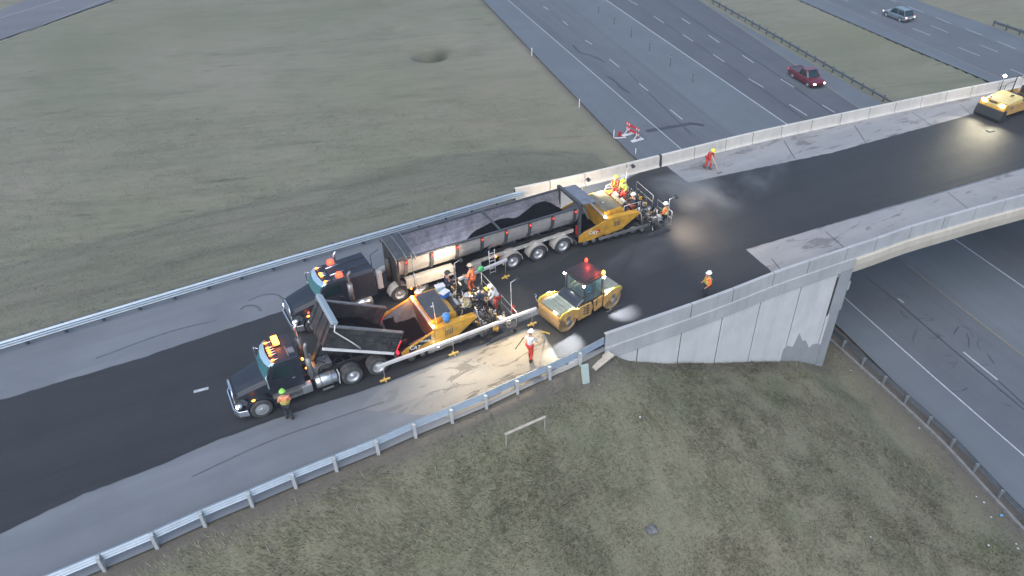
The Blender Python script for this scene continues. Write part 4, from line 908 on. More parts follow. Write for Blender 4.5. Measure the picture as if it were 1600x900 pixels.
for y_, z_ in ((0, 0),):
    for dx in (-.19, .19): m.tube((3.25 + dx, 1.36, .25), (3.25 + dx, 1.3, 1.95), .022, 6)
    for k in range(6): m.tube((3.06, 1.35, .35 + k * .28), (3.44, 1.35, .35 + k * .28), .018, 6)
m.build('ladder', M_wht, tl)
m = MB(); m.box((4.25, .9, .95), (.7, .5, .45)); m.build('tool_box', M_fend, tl, bevel=.02)
m = MB(); m.box((7.2, 1.1, 1.2), (3.0, .1, .6)); m.box((7.2, .92, 1.48), (3.0, .36, .06)); m.build('side_skirt', M_fend, tl, bevel=.02)
for s in (-1, 1):
    m = MB(); m.box((5.5, s * .7, .75), (.14, .14, 1.0)); m.box((5.5, s * .7, .24), (.3, .3, .05)); m.build('landing_leg', M_steel, tl)
m = MB(); m.tube((8.3, 1.42, .7), (8.3, 1.42, 3.5), .02, 6); m.build('whip_mast', M_steel, tl)
for x, z in ((8.45, .85), (2.9, 1.25)): m = MB(); m.ball((x, 1.14, z), .05); m.build('side_lamp', E_amb, tl)
# load: two heaps
def load(x, y):
    a = 1.75 + 1.35 * math.exp(-((x + 1.3) / 1.2) ** 2 - (y * .6) ** 2) + 1.3 * math.exp(-((x - 2.0) / 2.1) ** 2 - ((y - .2) / 1.15) ** 2)
    if x > 3.2: a -= (x - 3.2) * .3
    return max(a, 1.1)
def load2(x, y): return min(load(x, y), ZT - .1 + .35)
heap(BK + .12, 6.6, -1.17, 1.17, load2, 60, 20).build('asphalt_load', M_asph, tl)

# ------------------------------------------------------------------ asphalt paver: origin under the hopper front, x forward (towards the truck), y left
def paver(t, n, ext_far=2.6):
    HL, HZ, HW = 1.9, 1.75, 1.62
    for s in (-1, 1):
        # hopper wing: outer yellow side plate, lower at the front
        m = MB(); m.prism([(.02, .55), (.02, 1.0), (-.25, 1.2), (-HL, HZ), (-HL, .75), (-.9, .55)], s * HW, s * (HW + .07)); hp = m.build('hopper_side', M_yel, t, bevel=.012)
        m = MB(); m.add([(.0, s * (HW - .02), .95), (-HL, s * (HW - .02), HZ - .03), (-HL, s * .75, .62), (.0, s * .75, .55), (.0, s * (HW - .06), .9), (-HL, s * (HW - .06), HZ - .1), (-HL, s * .75, .55), (0, s * .75, .5)], [(0, 1, 2, 3), (7, 6, 5, 4), (0, 3, 7, 4), (1, 5, 6, 2), (0, 4, 5, 1), (3, 2, 6, 7)]); m.build('hopper_wing', M_dgray, t)
        m = MB(); m.span(-.9, -.25, s * (HW + .072), s * (HW + .082), .78, 1.0) if n == 2 else m.prism([(-.4, .82), (-.4, 1.12), (-1.7, 1.6), (-1.7, 1.28)], s * (HW + .071), s * (HW + .08))
        dc = m.build('decal', mat('decal_black', (.015, .015, .015), .5) if n == 1 else M_yel, hp)
        ry = math.atan2(.36, 1.28) if s > 0 else -math.atan2(.36, 1.28)
        if n == 1:
            text('CAT', dc, (-.75, s * (HW + .084), 1.1), (RAD(90), RAD(16) if s > 0 else RAD(-16), RAD(180) if s > 0 else 0), .32, M_wht, .003)
            text('AP1055F', dc, (-1.32, s * (HW + .084), 1.31), (RAD(90), RAD(16) if s > 0 else RAD(-16), RAD(180) if s > 0 else 0), .15, M_wht, .003)
            m = MB(); m.span(-.1, -.2, s * (HW + .071), s * (HW + .076), .7, .85); m.build('warning_sticker', M_wht, hp)
        else:
            text('CAT', dc, (-1.0, s * (HW + .078), 1.06), (RAD(90), RAD(16) if s > 0 else RAD(-16), RAD(180) if s > 0 else 0), .36, M_wht, .003)
            m = MB(); m.ball((-1.35, s * (HW + .07), 1.12), (.16, .012, .14)); m.build('emblem', mat('emblem_red', (.4, .03, .02), .5), hp)
            m = MB(); m.span(-.3, -.42, s * (HW + .071), s * (HW + .076), .85, .95); m.build('warning_sticker', M_wht, hp)
        # side body panel behind the hopper
        m = MB(); m.prism([(-HL - .02, .62), (-HL - .02, HZ + .02), (-2.6, HZ + .1), (-4.3, 1.78), (-4.45, 1.62), (-3.9, 1.3), (-3.1, .78)], s * 1.28, s * (HW + .05)); sp = m.build('side_panel', M_yel, t, bevel=.03)
        m = MB(); [m.span(-2.95 + k * .1, -2.9 + k * .1, s * (HW + .052), s * (HW + .06), 1.15, 1.5) for k in range(5)]; m.build('vent_grille', M_dgray, sp)
        # crawler track
        m = MB(); pts = []
        for a in range(-90, 91, 20): pts.append((-.55 + .3 * math.cos(RAD(a)), .33 + .3 * math.sin(RAD(a))))
        for a in range(90, 271, 20): pts.append((-4.1 + .36 * math.cos(RAD(a)), .39 + .36 * math.sin(RAD(a))))
        outer = pts; c = (sum(p[0] for p in pts) / len(pts), .36)
        inner = [(c[0] + (x - c[0]) * .965, c[1] + (z - c[1]) * .8) for x, z in pts]
        m.loft([[(x, s * 1.2, z) for x, z in outer], [(x, s * 1.55, z) for x, z in outer], [(x, s * 1.55, z) for x, z in inner], [(x, s * 1.2, z) for x, z in inner], [(x, s * 1.2, z) for x, z in outer]], caps=False); tk = m.build('crawler_track', M_hose, t)
        for x, r in ((-.55, .24), (-1.2, .17), (-1.75, .17), (-2.3, .17), (-2.85, .17), (-3.4, .17), (-4.1, .28)):
            m = MB(); m.lathe([(-.12, .001), (-.12, r), (.12, r), (.12, r * .5), (.16, r * .35), (.16, .001)], (x, s * 1.4, .05 + max(r, .2) + .06), 16) if s > 0 else m.lathe([(.12, .001), (.12, r), (-.12, r), (-.12, r * .5), (-.16, r * .35), (-.16, .001)], (x, s * 1.4, .05 + max(r, .2) + .06), 16)
            m.build('road_wheel', M_steel, tk)
        m = MB(); m.ball((-HL - .05, s * 1.45, HZ + .12), (.08, .08, .08)); m.build('hopper_lamp', E_wm if n == 2 else emis('hopper_lamp_on', (1, .35, .05), 30), t)
    m = MB(); m.span(-.05, -HL, -.75, .75, .48, .56); m.span(.05, .16, -1.5, 1.5, .35, .55); m.tube((.2, -1.3, .48), (.2, 1.3, .48), .1, 12); m.build('push_roller', M_dgray, t)
    m = MB(); m.add([(-HL - .0, -1.6, HZ + .02), (-HL, 1.6, HZ + .02), (-HL + .02, 1.6, .6), (-HL + .02, -1.6, .6), (-HL - .08, -1.6, HZ + .04), (-HL - .08, 1.6, HZ + .04), (-HL - .08, 1.6, .6), (-HL - .08, -1.6, .6)], [(0, 1, 2, 3), (7, 6, 5, 4), (0, 4, 5, 1), (0, 3, 7, 4), (1, 5, 6, 2), (3, 2, 6, 7)])
    m.build('hopper_back_wall', mat('sooty_plate', (.10, .045, .03), .6, var=.3, dirt=.5, dirtcol=(.03, .025, .025)) if n == 1 else M_yel, t, bevel=.01)
    m = MB(); m.span(-HL - .1, -HL + .04, -1.62, 1.62, HZ + .045, HZ + .1); m.build('wall_rim', M_alu, t)
    heap(-.02 - HL + .1, -.05, -1.35, 1.35, (lambda x, y: .62 + .25 * y * y + .0 * x) if n == 1 else (lambda x, y: .7 + .12 * y * y + .3 * math.exp(-((x + .9) / .6) ** 2 - (y / .9) ** 2)), 22, 20).build('asphalt_load', M_asph, t)
    # engine bay
    x0, x1 = -HL - .12, -3.2
    m = MB(); m.prism([(x0, .7), (x0, 2.05), (x1, 2.16), (x1 - .3, 1.95), (x1 - .3, .7)], -1.2, 1.2); m.build('engine_housing', M_yel, t, bevel=.06)
    m = MB(); m.add([(x0 + .03, -1.14, 2.07), (x0 + .03, 1.14, 2.07), (x1 + .05, 1.14, 2.175), (x1 + .05, -1.14, 2.175), (x0 + .03, -1.14, 2.11), (x0 + .03, 1.14, 2.11), (x1 + .05, 1.14, 2.215), (x1 + .05, -1.14, 2.215)], [(3, 2, 1, 0), (4, 5, 6, 7), (0, 1, 5, 4), (1, 2, 6, 5), (2, 3, 7, 6), (3, 0, 4, 7)]); cv = m.build('engine_cover', mat('cover_grey', (.06, .065, .075), .5, dirt=.3) if n == 1 else mat('sooty_cover', (.2, .18, .13), .5, dirt=.8, dirtcol=(.06, .055, .05)), t, bevel=.02)
    m = MB(); m.ball((-2.45, .2, 2.16), (.09, .06, .03)); m.build('filler_cap', M_alu, cv)
    # operator platform
    m = MB(); m.span(x1 - .3, -4.7, -1.25, 1.25, 1.15, 1.25); m.span(-3.5, -4.6, -1.28, -1.2, 1.25, 1.6); m.build('platform', M_dgray, t)
    m = MB(); m.prism([(-3.5, 1.26), (-3.5, 1.9), (-3.72, 2.1), (-3.9, 2.0), (-3.85, 1.26)], -.75, .75); cs = m.build('console', M_fr_, t, bevel=.02)
    m = MB(); m.box((-3.8, .45, 2.1), (.16, .5, .14), ry=.5); m.box((-3.8, -.45, 2.1), (.16, .5, .14), ry=.5); m.build('display', M_grayp, cs)
    m = MB(); m.tube((-3.8, .3, 2.05), (-4.0, .3, 2.25), .02); m.lathe([(0, .17), (.02, .185), (0, .2)], (-4.02, .3, 2.27), 16, axis='z'); m.build('steering_wheel', M_hose, cs)
    for s in (-1, 1):
        m = MB(); m.box((-4.3, s * .8, 1.62), (.46, .48, .12)); m.box((-4.55, s * .8, 1.95), (.12, .46, .62), ry=-.15); m.box((-4.3, s * .8, 1.4), (.2, .2, .35)); m.box((-4.3, s * .8 + .28, 1.82), (.4, .07, .07)); m.build('seat', M_hose, t, bevel=.04)
        m = MB(); m.path([(-3.4, s * 1.27, 1.25), (-3.4, s * 1.27, 2.2), (-4.6, s * 1.27, 2.25), (-4.7, s * 1.27, 1.25)], .022, 8); m.tube((-3.4, s * 1.27, 1.75), (-4.65, s * 1.27, 1.75), .018, 6); m.build('handrail', M_alu if n == 2 else M_fr_, t)
    # tow arms and screed
    for s in (-1, 1):
        m = MB(); m.bar((-1.4, s * 1.72, .5), (-5.2, s * 1.72, .62), .07, .18); m.path([(-4.6, s * 1.72, .65), (-4.6, s * 1.5, 1.4), (-4.5, s * 1.1, 1.7)], .05, 8); m.build('tow_arm', M_fr_ if s < 0 else M_steel, t)
    m = MB(); m.prism([(-4.9, .04), (-4.9, .5), (-5.1, .62), (-5.5, .62), (-5.7, .45), (-5.7, .04)], -1.55, 1.55); m.build('screed', M_dgray, t, bevel=.02)
    for s in (-1, 1):
        e = 2.15 if s > 0 else ext_far
        m = MB(); m.prism([(-5.75, .04), (-5.75, .42), (-6.3, .42), (-6.3, .04)], s * .6, s * e); m.tube((-5.85, s * .5, .6), (-5.85, s * e, .6), .05, 8); m.tube((-6.1, s * .5, .7), (-6.1, s * e, .7), .04, 8); m.build('screed_extension', M_dgray, t, bevel=.015)
        m = MB(); m.prism([(-4.85, .03), (-4.9, .22), (-5.6, .34), (-6.3, .34), (-6.4, .03)], s * e, s * (e + .05)); m.build('end_gate', M_dgray, t, bevel=.01)
        m = MB(); m.span(-6.3, -6.65, s * .15, s * e, .34, .38); m.build('walkway', M_dgray, t)
        m = MB(); m.path([(-6.6, s * .3, .38), (-6.6, s * .3, 1.4), (-6.6, s * (e - .1), 1.4), (-6.6, s * (e - .1), .38)], .02, 8); m.tube((-6.6, s * .3, .9), (-6.6, s * (e - .1), .9), .016, 6); m.build('handrail', M_alu, t)
        m = MB(); m.box((-5.7, s * (e - .25), 1.1), (.25, .3, .35)); m.tube((-5.7, s * (e - .25), .5), (-5.7, s * (e - .25), 1.0), .025); m.build('control_box', M_grayp, t, bevel=.02)
        m = MB(); m.tube((-4.9, s * 1.1, .5), (-4.7, s * .95, 1.6), .06, 10); m.tube((-5.3, s * .6, .6), (-5.2, s * .6, 1.15), .035); m.build('lift_cylinder', M_chr, t)
        m = MB(); m.lathe([(-.35, .001), (-.35, .1), (.35, .1), (.35, .001)], (-5.35, s * .9, .82), 14, axis='y'); m.box((-5.3, s * 1.35, .78), (.3, .22, .28)); m.build('generator_unit', M_steel if s > 0 else M_yel, t, bevel=.02)
    m = MB(); m.lathe([(-1.7, .001), (-1.7, .16), (1.7, .16), (1.7, .001)], (-4.72, 0, .24), 14, axis='y'); m.build('auger', M_dgray, t)
    r_ = random.Random(n)
    m = MB()
    for k in range(60):
        x, y = r_.uniform(-6.2, -4.6), r_.uniform(-1.6, 1.9); z = r_.uniform(.55, 1.2); m.path([(x, y, z), (x + r_.uniform(-.3, .3), y + r_.uniform(-.3, .3), z + r_.uniform(.1, .5)), (x + r_.uniform(-.5, .5), y + r_.uniform(-.5, .5), z + r_.uniform(-.2, .3)), (x + r_.uniform(-.5, .5), y + r_.uniform(-.6, .6), .6)], r_.uniform(.014, .028), 6)
    m.build('hydraulic_hose', M_hose, t)
    for mtl, q, nm in ((M_steel, 14, 'valve_block'), (M_grayp, 10, 'junction_box'), (M_yel, 7, 'bracket'), (M_wood, 16, 'crank_handle'), (M_alu, 12, 'crank_handle'), (M_fr_, 12, 'strut')):
        for k in range(q):
            x, y = r_.uniform(-6.2, -4.65), r_.uniform(-1.7, 2.1); z = r_.uniform(.6, 1.25); m = MB()
            if nm == 'strut': m.bar((x, y, z), (x + r_.uniform(-.5, .5), y + r_.uniform(-.7, .7), z + r_.uniform(-.3, .3)), .06, .06)
            elif nm == 'crank_handle' and mtl is M_alu: m.path([(x, y, z), (x + r_.uniform(-.5, .5), y + r_.uniform(-.7, .7), z + r_.uniform(-.2, .4))], .022, 6)
            elif nm == 'crank_handle': m.path([(x, y, .5), (x, y, z + .2), (x + .12, y, z + .2), (x + .12, y, z + .34)], .018, 6)
            else: m.box((x, y, z), (r_.uniform(.1, .28), r_.uniform(.1, .3), r_.uniform(.08, .25)), rz=r_.uniform(0, 1.5)); m.tube((x, y, .5), (x, y, z), .02, 6)
            m.build(nm, mtl, t, bevel=.008 if nm != 'crank_handle' else 0)
    return t
M_beam = mat('pale_beam', (.62, .62, .64), .5, .2, dirt=.2)
def beam(t, a, b, z, hangs, m=None):                   # averaging beam with hanging skids
    mb = MB(); mb.bar((*a, z), (*b, z), .13, .17); o = mb.build('averaging_beam', M_beam, t, bevel=.01); A, B = Vector((*a, z)), Vector((*b, z)); dr = (B - A).normalized(); ms = mat('yellow_skid', (.62, .42, .12), .5) if 'yellow_skid' not in bpy.data.materials else bpy.data.materials['yellow_skid']
    for h in hangs:
        p = A.lerp(B, h); mb = MB(); mb.tube(p, (p.x, p.y, .18), .014, 6); sk = mb.build('hanger', M_alu, o)
        mb = MB(); mb.bar(p * 1 - Vector((0, 0, z - .07)) - dr * .28, p - Vector((0, 0, z - .07)) + dr * .28, .1, .07); mb.bar((p.x, p.y - .18, .07), (p.x, p.y + .2, .07), .06, .05); mb.build('skid', ms, sk)
    return o
pv1 = thing('asphalt_paver', 'yellow tracked paver with a black badge on its hopper, fed by the raised dump truck', 'paver', (-6.609, 30.747, .034), 3.622)
paver(pv1, 1)
def loc_of(o, p): c, s = math.cos(-o.rotation_euler.z), math.sin(-o.rotation_euler.z); v = Vector(p) - o.location; return (c * v.x - s * v.y, s * v.x + c * v.y)
beam(pv1, (1.5, 2.1), (-7.9, 2.0), 1.08, (.03, .45, .97))
beam(pv1, (-5.2, -2.4), (-8.6, -2.75), 1.3, (.96,))
m = MB(); m.tube((-2.2, 1.35, 1.75), (-2.1, 1.35, 3.35), .022, 6); m.tube((-2.3, -1.3, 1.9), (-2.2, -1.3, 3.5), .022, 6); m.build('whip_mast', M_alu, pv1)
pv2 = thing('asphalt_paver', 'yellow tracked asphalt paver behind the long trailer, close to the far parapet', 'paver', (3.737, 41.444, .034), 3.52)
paver(pv2, 2)
beam(pv2, (-4.2, -2.55), (-6.4, -3.3), 1.5, ())
for nm, x, y, zt in (('light_mast', -1.9, -1.75, 2.8), ('light_mast', -5.1, -1.5, 3.2), ('light_mast', -6.4, 1.9, 2.3)):
    m = MB(); m.path([(x, y, .5), (x, y, zt), (x - .35, y, zt + .1)], .025, 8); lm = m.build(nm, M_alu, pv2); m = MB(); m.box((x - .45, y, zt + .08), (.22, .34, .08), ry=.5); m.build('floodlight', M_fr_, lm)
for nm, x, y, zt in (('light_mast', -4.7, -1.6, 3.1), ('light_mast', -6.5, 1.7, 3.2)):
    m = MB(); m.path([(x, y, .5), (x, y, zt), (x - .3, y, zt + .1)], .025, 8); lm = m.build(nm, M_alu, pv1); m = MB(); m.box((x - .4, y, zt + .08), (.2, .3, .08), ry=.5); m.build('floodlight', M_fr_, lm)
# lamps on the pavers: floodlights over the screed and work lights over the hopper
lamp_pt('hopper_glow', (-1.7, 1.2, 2.0), 16, (1, .25, .04), .06, pv1); lamp_pt('hopper_glow', (-1.7, -1.3, 2.05), 26, (1, .35, .05), .06, pv1); lamp_pt('hopper_glow_red', (-.9, .3, 1.5), 5, (1, .05, .03), .1, pv1)
lamp_spot('screed_floodlight', (-6.9, 1.72, 3.16), (-4.4, 6.6, 0), 680, (1, .8, .5), 140, 1, .15, pv1)
lamp_spot('screed_floodlight', (-5.12, -1.6, 3.06), (-5.6, .5, .3), 300, (1, .85, .6), 120, .9, .15, pv1)
lamp_spot('side_floodlight', (-5.12, -1.7, 3.0), (-1.5, -6.5, 1.0), 300, (1, .84, .58), 140, 1, .2, pv1)
lamp_spot('screed_floodlight', (-2.36, -1.7, 2.76), (-4.8, -.4, 1.2), 420, (1, .85, .55), 110, .9, .12, pv2)
lamp_spot('parapet_floodlight', (-2.36, -1.85, 2.76), (-2.6, -5, .6), 420, (1, .84, .62), 150, 1, .12, pv2)
lamp_spot('screed_floodlight', (-6.86, 1.92, 2.26), (-9.5, 3.4, 0), 560, (1, .76, .55), 150, 1, .12, pv2)
m = MB(); m.ball((-1.9, 1.98, .9), (.06, .04, .06)); m.build('beam_lamp', E_wht, pv1)
lamp_spot('shoulder_fill', (-2.6, 1.9, 2.6), (-1.5, 6.0, 0), 300, (1, .9, .75), 140, 1, .12, pv1)  # added spot with no fitting, widens the glow on the near shoulder
lamp_pt('worker_lamp', (-6.3, 1.0, 2.3), 22, (1, .85, .6), .1, pv2)
# ------------------------------------------------------------------ tandem roller, origin at the middle, x forward
ro = thing('tandem_roller', 'tan tandem drum roller with a canopy lit red, between the pavers and the wall', 'road roller', (3.853, 33.559, .034), 3.761)
M_drum = mat('steel_drum', (.40, .27, .14), .45, .5, var=.15, dirt=.3, dirtcol=(.2, .16, .11)); M_lime = mat('lime_trim', (.6, .52, .06), .45, dirt=.15); M_tankp = mat('pale_green_panel', (.30, .33, .28), .45, .2, dirt=.4)
WB, DR, DW = 3.33, .66, .9
for s in (1, -1):
    m = MB(); m.lathe([(-DW, DR - .09), (-DW, DR), (-DW + .02, DR), (DW - .02, DR), (DW, DR), (DW, DR - .09), (DW - .05, DR - .11), (DW - .16, DR * .5), (DW - .1, DR * .3), (DW - .1, .001)], (s * WB / 2, 0, DR), 40); m.lathe([(-DW + .1, .001), (-DW + .16, DR * .5), (-DW, DR - .09)], (s * WB / 2, 0, DR), 40); d = m.build('drum', M_drum, ro)
    for y in (-1, 1):
        m = MB(); m.prism([(s * (WB / 2 - .75), .55), (s * (WB / 2 - .75), 1.25), (s * (WB / 2 - .2), 1.5), (s * (WB / 2 + .45), 1.42), (s * (WB / 2 + .62), 1.2), (s * (WB / 2 + .3), .95), (s * WB / 2 + s * .12, .5), (s * WB / 2 - s * .15, .5), (s * (WB / 2 - .35), .9)], y * (DW + .03), y * (DW + .12)); yk = m.build('yoke', M_tan, ro, bevel=.02)
        m = MB(); m.path([(s * (WB / 2 - .7), y * (DW + .08), 1.3), (s * (WB / 2 - .2), y * (DW + .08), 1.53), (s * (WB / 2 + .45), y * (DW + .08), 1.46), (s * (WB / 2 + .62), y * (DW + .08), 1.24)], .05, 8); m.build('yellow_edge', M_lime, yk)
        m = MB(); m.lathe([(-.03, .001), (-.03, .2), (.03, .2), (.05, .1), (.05, .001)], (s * WB / 2, y * (DW + .13), DR), 16); m.box((s * WB / 2 + .05, y * (DW + .12), 1.0), (.24, .05, .3)); m.build('drum_motor', M_steel, yk)
    m = MB(); m.span(s * (WB / 2 + .55), s * (WB / 2 + .66), -DW, DW, 1.05, 1.24); m.span(s * (WB / 2 + .6), s * (WB / 2 + .64), -DW, DW, .98, 1.1); m.build('scraper_bar', M_tan, ro, bevel=.015)
m = MB(); m.span(WB / 2 - .62, WB / 2 + .5, -.8, .8, 1.08, 1.36)
for k in range(4): m.span(WB / 2 - .55 + k * .27, WB / 2 - .37 + k * .27, -.74, .74, 1.36, 1.4)
m.build('water_tank', M_tankp, ro, bevel=.04)
m = MB(); m.box((WB / 2 + .5, .45, 1.3), (.14, .24, .1)); m.build('drum_lamp', E_head, ro)
m = MB(); m.span(-WB / 2 - .55, -WB / 2 + .65, -.8, .8, 1.06, 1.42); m.span(-WB / 2 - .3, -WB / 2 + .4, -.5, .5, 1.42, 1.5); m.build('rear_hood', M_tankp, ro, bevel=.06)
m = MB(); m.prism([(WB / 2 - .68, .6), (WB / 2 - .68, 1.32), (WB / 2 - .95, 1.5), (.42, 1.62), (.3, .6)], -.86, .86); m.build('front_hood', mat('dark_glossy_hood', (.03, .035, .045), .25, coat=.5), ro, bevel=.08)
for y in (-1, 1):
    m = MB(); m.prism([(WB / 2 - .72, .42), (WB / 2 - .7, 1.3), (.0, 1.3), (-.12, .95), (0, .42)], y * .88, y * .96); bs = m.build('body_side', M_tan, ro, bevel=.02)
    m = MB(); [m.span(.18, .38, y * .962, y * .968, .62 + k * .17, .73 + k * .17) for k in range(4)]; m.build('vent_grille', M_fr_, bs)
    m = MB(); [m.span(.44, .58, y * .962, y * .968, .66 + k * .2, .78 + k * .2) for k in range(3)]; m.build('louvre', M_dgray, bs)
    m = MB(); m.prism([(-.32, .42), (-.25, 1.2), (-WB / 2 + .75, 1.3), (-WB / 2 + .8, .55)], y * .8, y * .9); m.build('body_side', M_tan, ro, bevel=.02)
m = MB(); m.span(-1.05, .5, -.75, .75, .5, .85); m.build('floor_deck', M_dgray, ro)
cabr = thing_part('cab', ro, (0, 0, 0))
m = MB(); 
for x, y in ((.42, -.76), (.42, .76), (-.95, -.76), (-.95, .76)): m = MB(); m.bar((x, y, .85), (x * .97 - .0, y * .98, 2.6), .08, .08); m.build('post', M_fr_, cabr)
m = MB(); m.bar((.42, -.76, 1.6), (.42, .76, 1.6), .05, .05); m.build('cross_bar', M_fr_, cabr)
m = MB(); m.box((-.27, 0, 2.64), (1.62, 1.72, .1)); m.box((-.27, 0, 2.7), (1.3, 1.4, .05)); m.build('canopy_roof', mat('dark_roof', (.035, .028, .03), .5, dirt=.2), cabr, bevel=.04)
Mg = bpy.data.materials.new('cab_glass'); Mg.use_nodes = True; bb = Mg.node_tree.nodes['Principled BSDF']; bb.inputs['Transmission Weight'].default_value = .9; bb.inputs['Roughness'].default_value = .04; bb.inputs['Base Color'].default_value = (.55, .75, .78, 1)
m = MB(); m.span(.39, .41, -.7, .7, 1.62, 2.56); m.build('windshield', Mg, cabr)
m = MB(); m.span(-.9, .37, .745, .757, 1.25, 2.56); m.build('side_window', Mg, cabr)
m = MB(); m.box((-.45, .15, 1.2), (.5, .5, .14)); m.box((-.72, .15, 1.55), (.12, .48, .6), ry=-.1); m.box((-.45, .15, 1.0), (.3, .3, .3)); m.build('seat', M_hose, cabr, bevel=.04)
m = MB(); m.prism([(.3, .86), (.3, 1.6), (.1, 1.65), (.12, .86)], -.5, .5); m.tube((.12, .1, 1.55), (-.08, .1, 1.75), .02); m.lathe([(0, .17), (.02, .185), (0, .2)], (-.1, .1, 1.77), 16, axis='z'); m.build('dashboard', M_fr_, cabr)
for x, y, mm in ((-1.0, -.72, E_redo), (-.95, .78, E_ambH)):
    m = MB(); m.lathe([(0, .09), (.14, .085), (.2, .05), (.21, .001)], (x, y, 2.72), 14, axis='z'); bc = m.build('beacon', mm, ro); m = MB(); m.tube((x, y, 2.5), (x, y, 2.73), .04); m.build('beacon_stem', M_fr_, bc)
lamp_pt('beacon_glow', (-.72, .5, 2.98), 6, (1, .1, .04), .06, ro); lamp_pt('beacon_glow', (-.85, -.4, 2.98), 7, (1, .07, .04), .06, ro)
for x, y, (tx, ty), e, an in ((.5, .82, loc_of(ro, D(884, 540)), 1200, 42), (.5, -.82, loc_of(ro, D(832, 497)), 600, 40), (-.95, .85, loc_of(ro, D(970, 488)), 1300, 42)):
    m = MB(); m.ball((x, y, 2.52), (.08, .08, .07)); m.build('work_lamp', E_wht, ro)
    lamp_spot('work_light', (x, y, 2.42), (tx, ty, 0), e, (.95, .98, 1), an, 1.0, .06, ro)
for y in (-.9,):
    m = MB(); m.path([(WB / 2 + .55, y, 1.25), (WB / 2 + .75, y - .05, 1.45), (WB / 2 + .8, y - .05, 1.75)], .02, 6); m.box((WB / 2 + .8, y - .05, 1.8), (.05, .16, .1)); m.build('mirror', M_chr, ro)
m = MB(); m.path([(.44, -.8, .9), (.44, -.8, 2.5)], .03, 8); m.path([(-.4, .92, .8), (-.45, .95, 1.6), (-.9, .95, 1.6), (-.95, .92, .8)], .02, 6); m.build('grab_rail', M_fr_, ro)
# ------------------------------------------------------------------ pneumatic roller at the right edge
pr = thing('pneumatic_roller', 'yellow wheeled roller with glowing headlamps on the bridge, cut off by the right picture edge', 'road roller', (41.25, 58.35, .034), 3.603, scale=1.0)
M_cream = mat('cream_hood', (.6, .48, .2), .4, dirt=.2)
m = MB(); rr = []
for x, w, zt, zb in ((1.35, .95, 1.25, .95), (1.2, 1.02, 1.45, .75), (.6, 1.0, 1.6, .7), (-.6, .98, 1.72, .7), (-1.0, .98, 1.72, .7)): rr.append([(x, -w, zb), (x, -w, zt - .12), (x, -w * .85, zt), (x, w * .85, zt), (x, w, zt - .12), (x, w, zb)])
m.loft(rr); m.build('hood', M_cream, pr, bevel=.05)
m = MB(); m.prism([(1.42, .95), (1.22, 1.5), (1.0, 1.5), (1.0, .95)], -1.14, 1.14); nb_ = m.build('front_panel', M_yel, pr, bevel=.05)
m = MB(); m.prism([(1.0, 1.02), (1.4, 1.0), (1.62, .3), (1.55, .08), (1.3, .06), (.7, .1)], -1.18, 1.18); m.build('tyre_skirt', M_hose, pr, bevel=.05)
for s in (-1, 1):
    m = MB(); m.ball((1.33, s * .8, 1.38), (.12, .22, .12)); m.build('headlight', emis('roller_headlamp', (1, .78, .5), 14), pr)
    lamp_spot('headlight_beam', (1.5, s * .8, 1.4), (5.5, s * 1.6 + 2, 0), 260, (1, .9, .62), 95, .9, .1, pr)
    m = MB(); m.prism([(1.0, .7), (1.0, 1.35), (-3.2, 1.35), (-3.2, .5), (.6, .5)], s * 1.0, s * 1.06); m.build('body_side', M_tan, pr, bevel=.02)
    for k in range(4):
        if s > 0: wheel(pr, .95, -.78 + k * .52, .42, .42, .3, s, front=True)
    for k in range(4):
        if s > 0: wheel(pr, -2.7, -.78 + k * .52, .42, .42, .3, s, front=True)
m = MB(); m.box((1.36, 0, 1.46), (.08, .7, .1)); m.box((-.3, .4, 1.78), (.4, .1, .06)); m.build('intake_grille', M_fr_, pr)
m = MB(); m.span(-1.0, -2.6, -.9, .9, .7, 1.2); m.build('platform', M_dgray, pr)
m = MB(); m.box((-1.7, .2, 1.5), (.5, .5, .14)); m.box((-2.0, .2, 1.9), (.12, .5, .65)); m.build('seat', M_hose, pr, bevel=.04)
m = MB(); m.path([(-2.3, -.85, 1.0), (-2.3, -.85, 2.7), (-2.3, .85, 2.7), (-2.3, .85, 1.0)], .05, 8); m.path([(-.9, -.85, 1.2), (-1.2, -.85, 2.2), (-2.3, -.85, 2.2)], .03, 8); m.path([(-.9, .85, 1.2), (-1.2, .85, 2.2), (-2.3, .85, 2.2)], .03, 8); m.build('roll_bar', M_fr_, pr)
for k in range(4):
    m = MB(); m.path([(-.6 - k * .28, -1.0, 1.3), (-.6 - k * .28, -1.05, 1.95), (-.75 - k * .28, -1.0, 1.98)], .018, 6); m.build('grab_rail', M_fr_, pr)
m = MB(); m.tube((-.9, -1.1, 1.2), (-.9, -1.1, 2.75), .03); m.build('lamp_post', M_fr_, pr); m = MB(); m.ball((-.9, -1.1, 2.85), (.13, .13, .1)); wl_ = m.build('work_lamp', E_wht, pr)
m = MB(); m.box((.3, 1.08, 1.1), (.5, .03, .12)); m.box((.9, -.6, 1.55), (.1, .1, .25)); m.build('access_panel', M_steel, pr)
lamp_pt('work_lamp_glow', (-.7, -1.9, 3.1), 45, (1, .95, .8), .12, pr)
m = MB(); m.span(-3.2, -3.9, -1.0, 1.0, .6, 1.3); m.build('rear_body', M_tan, pr, bevel=.08)

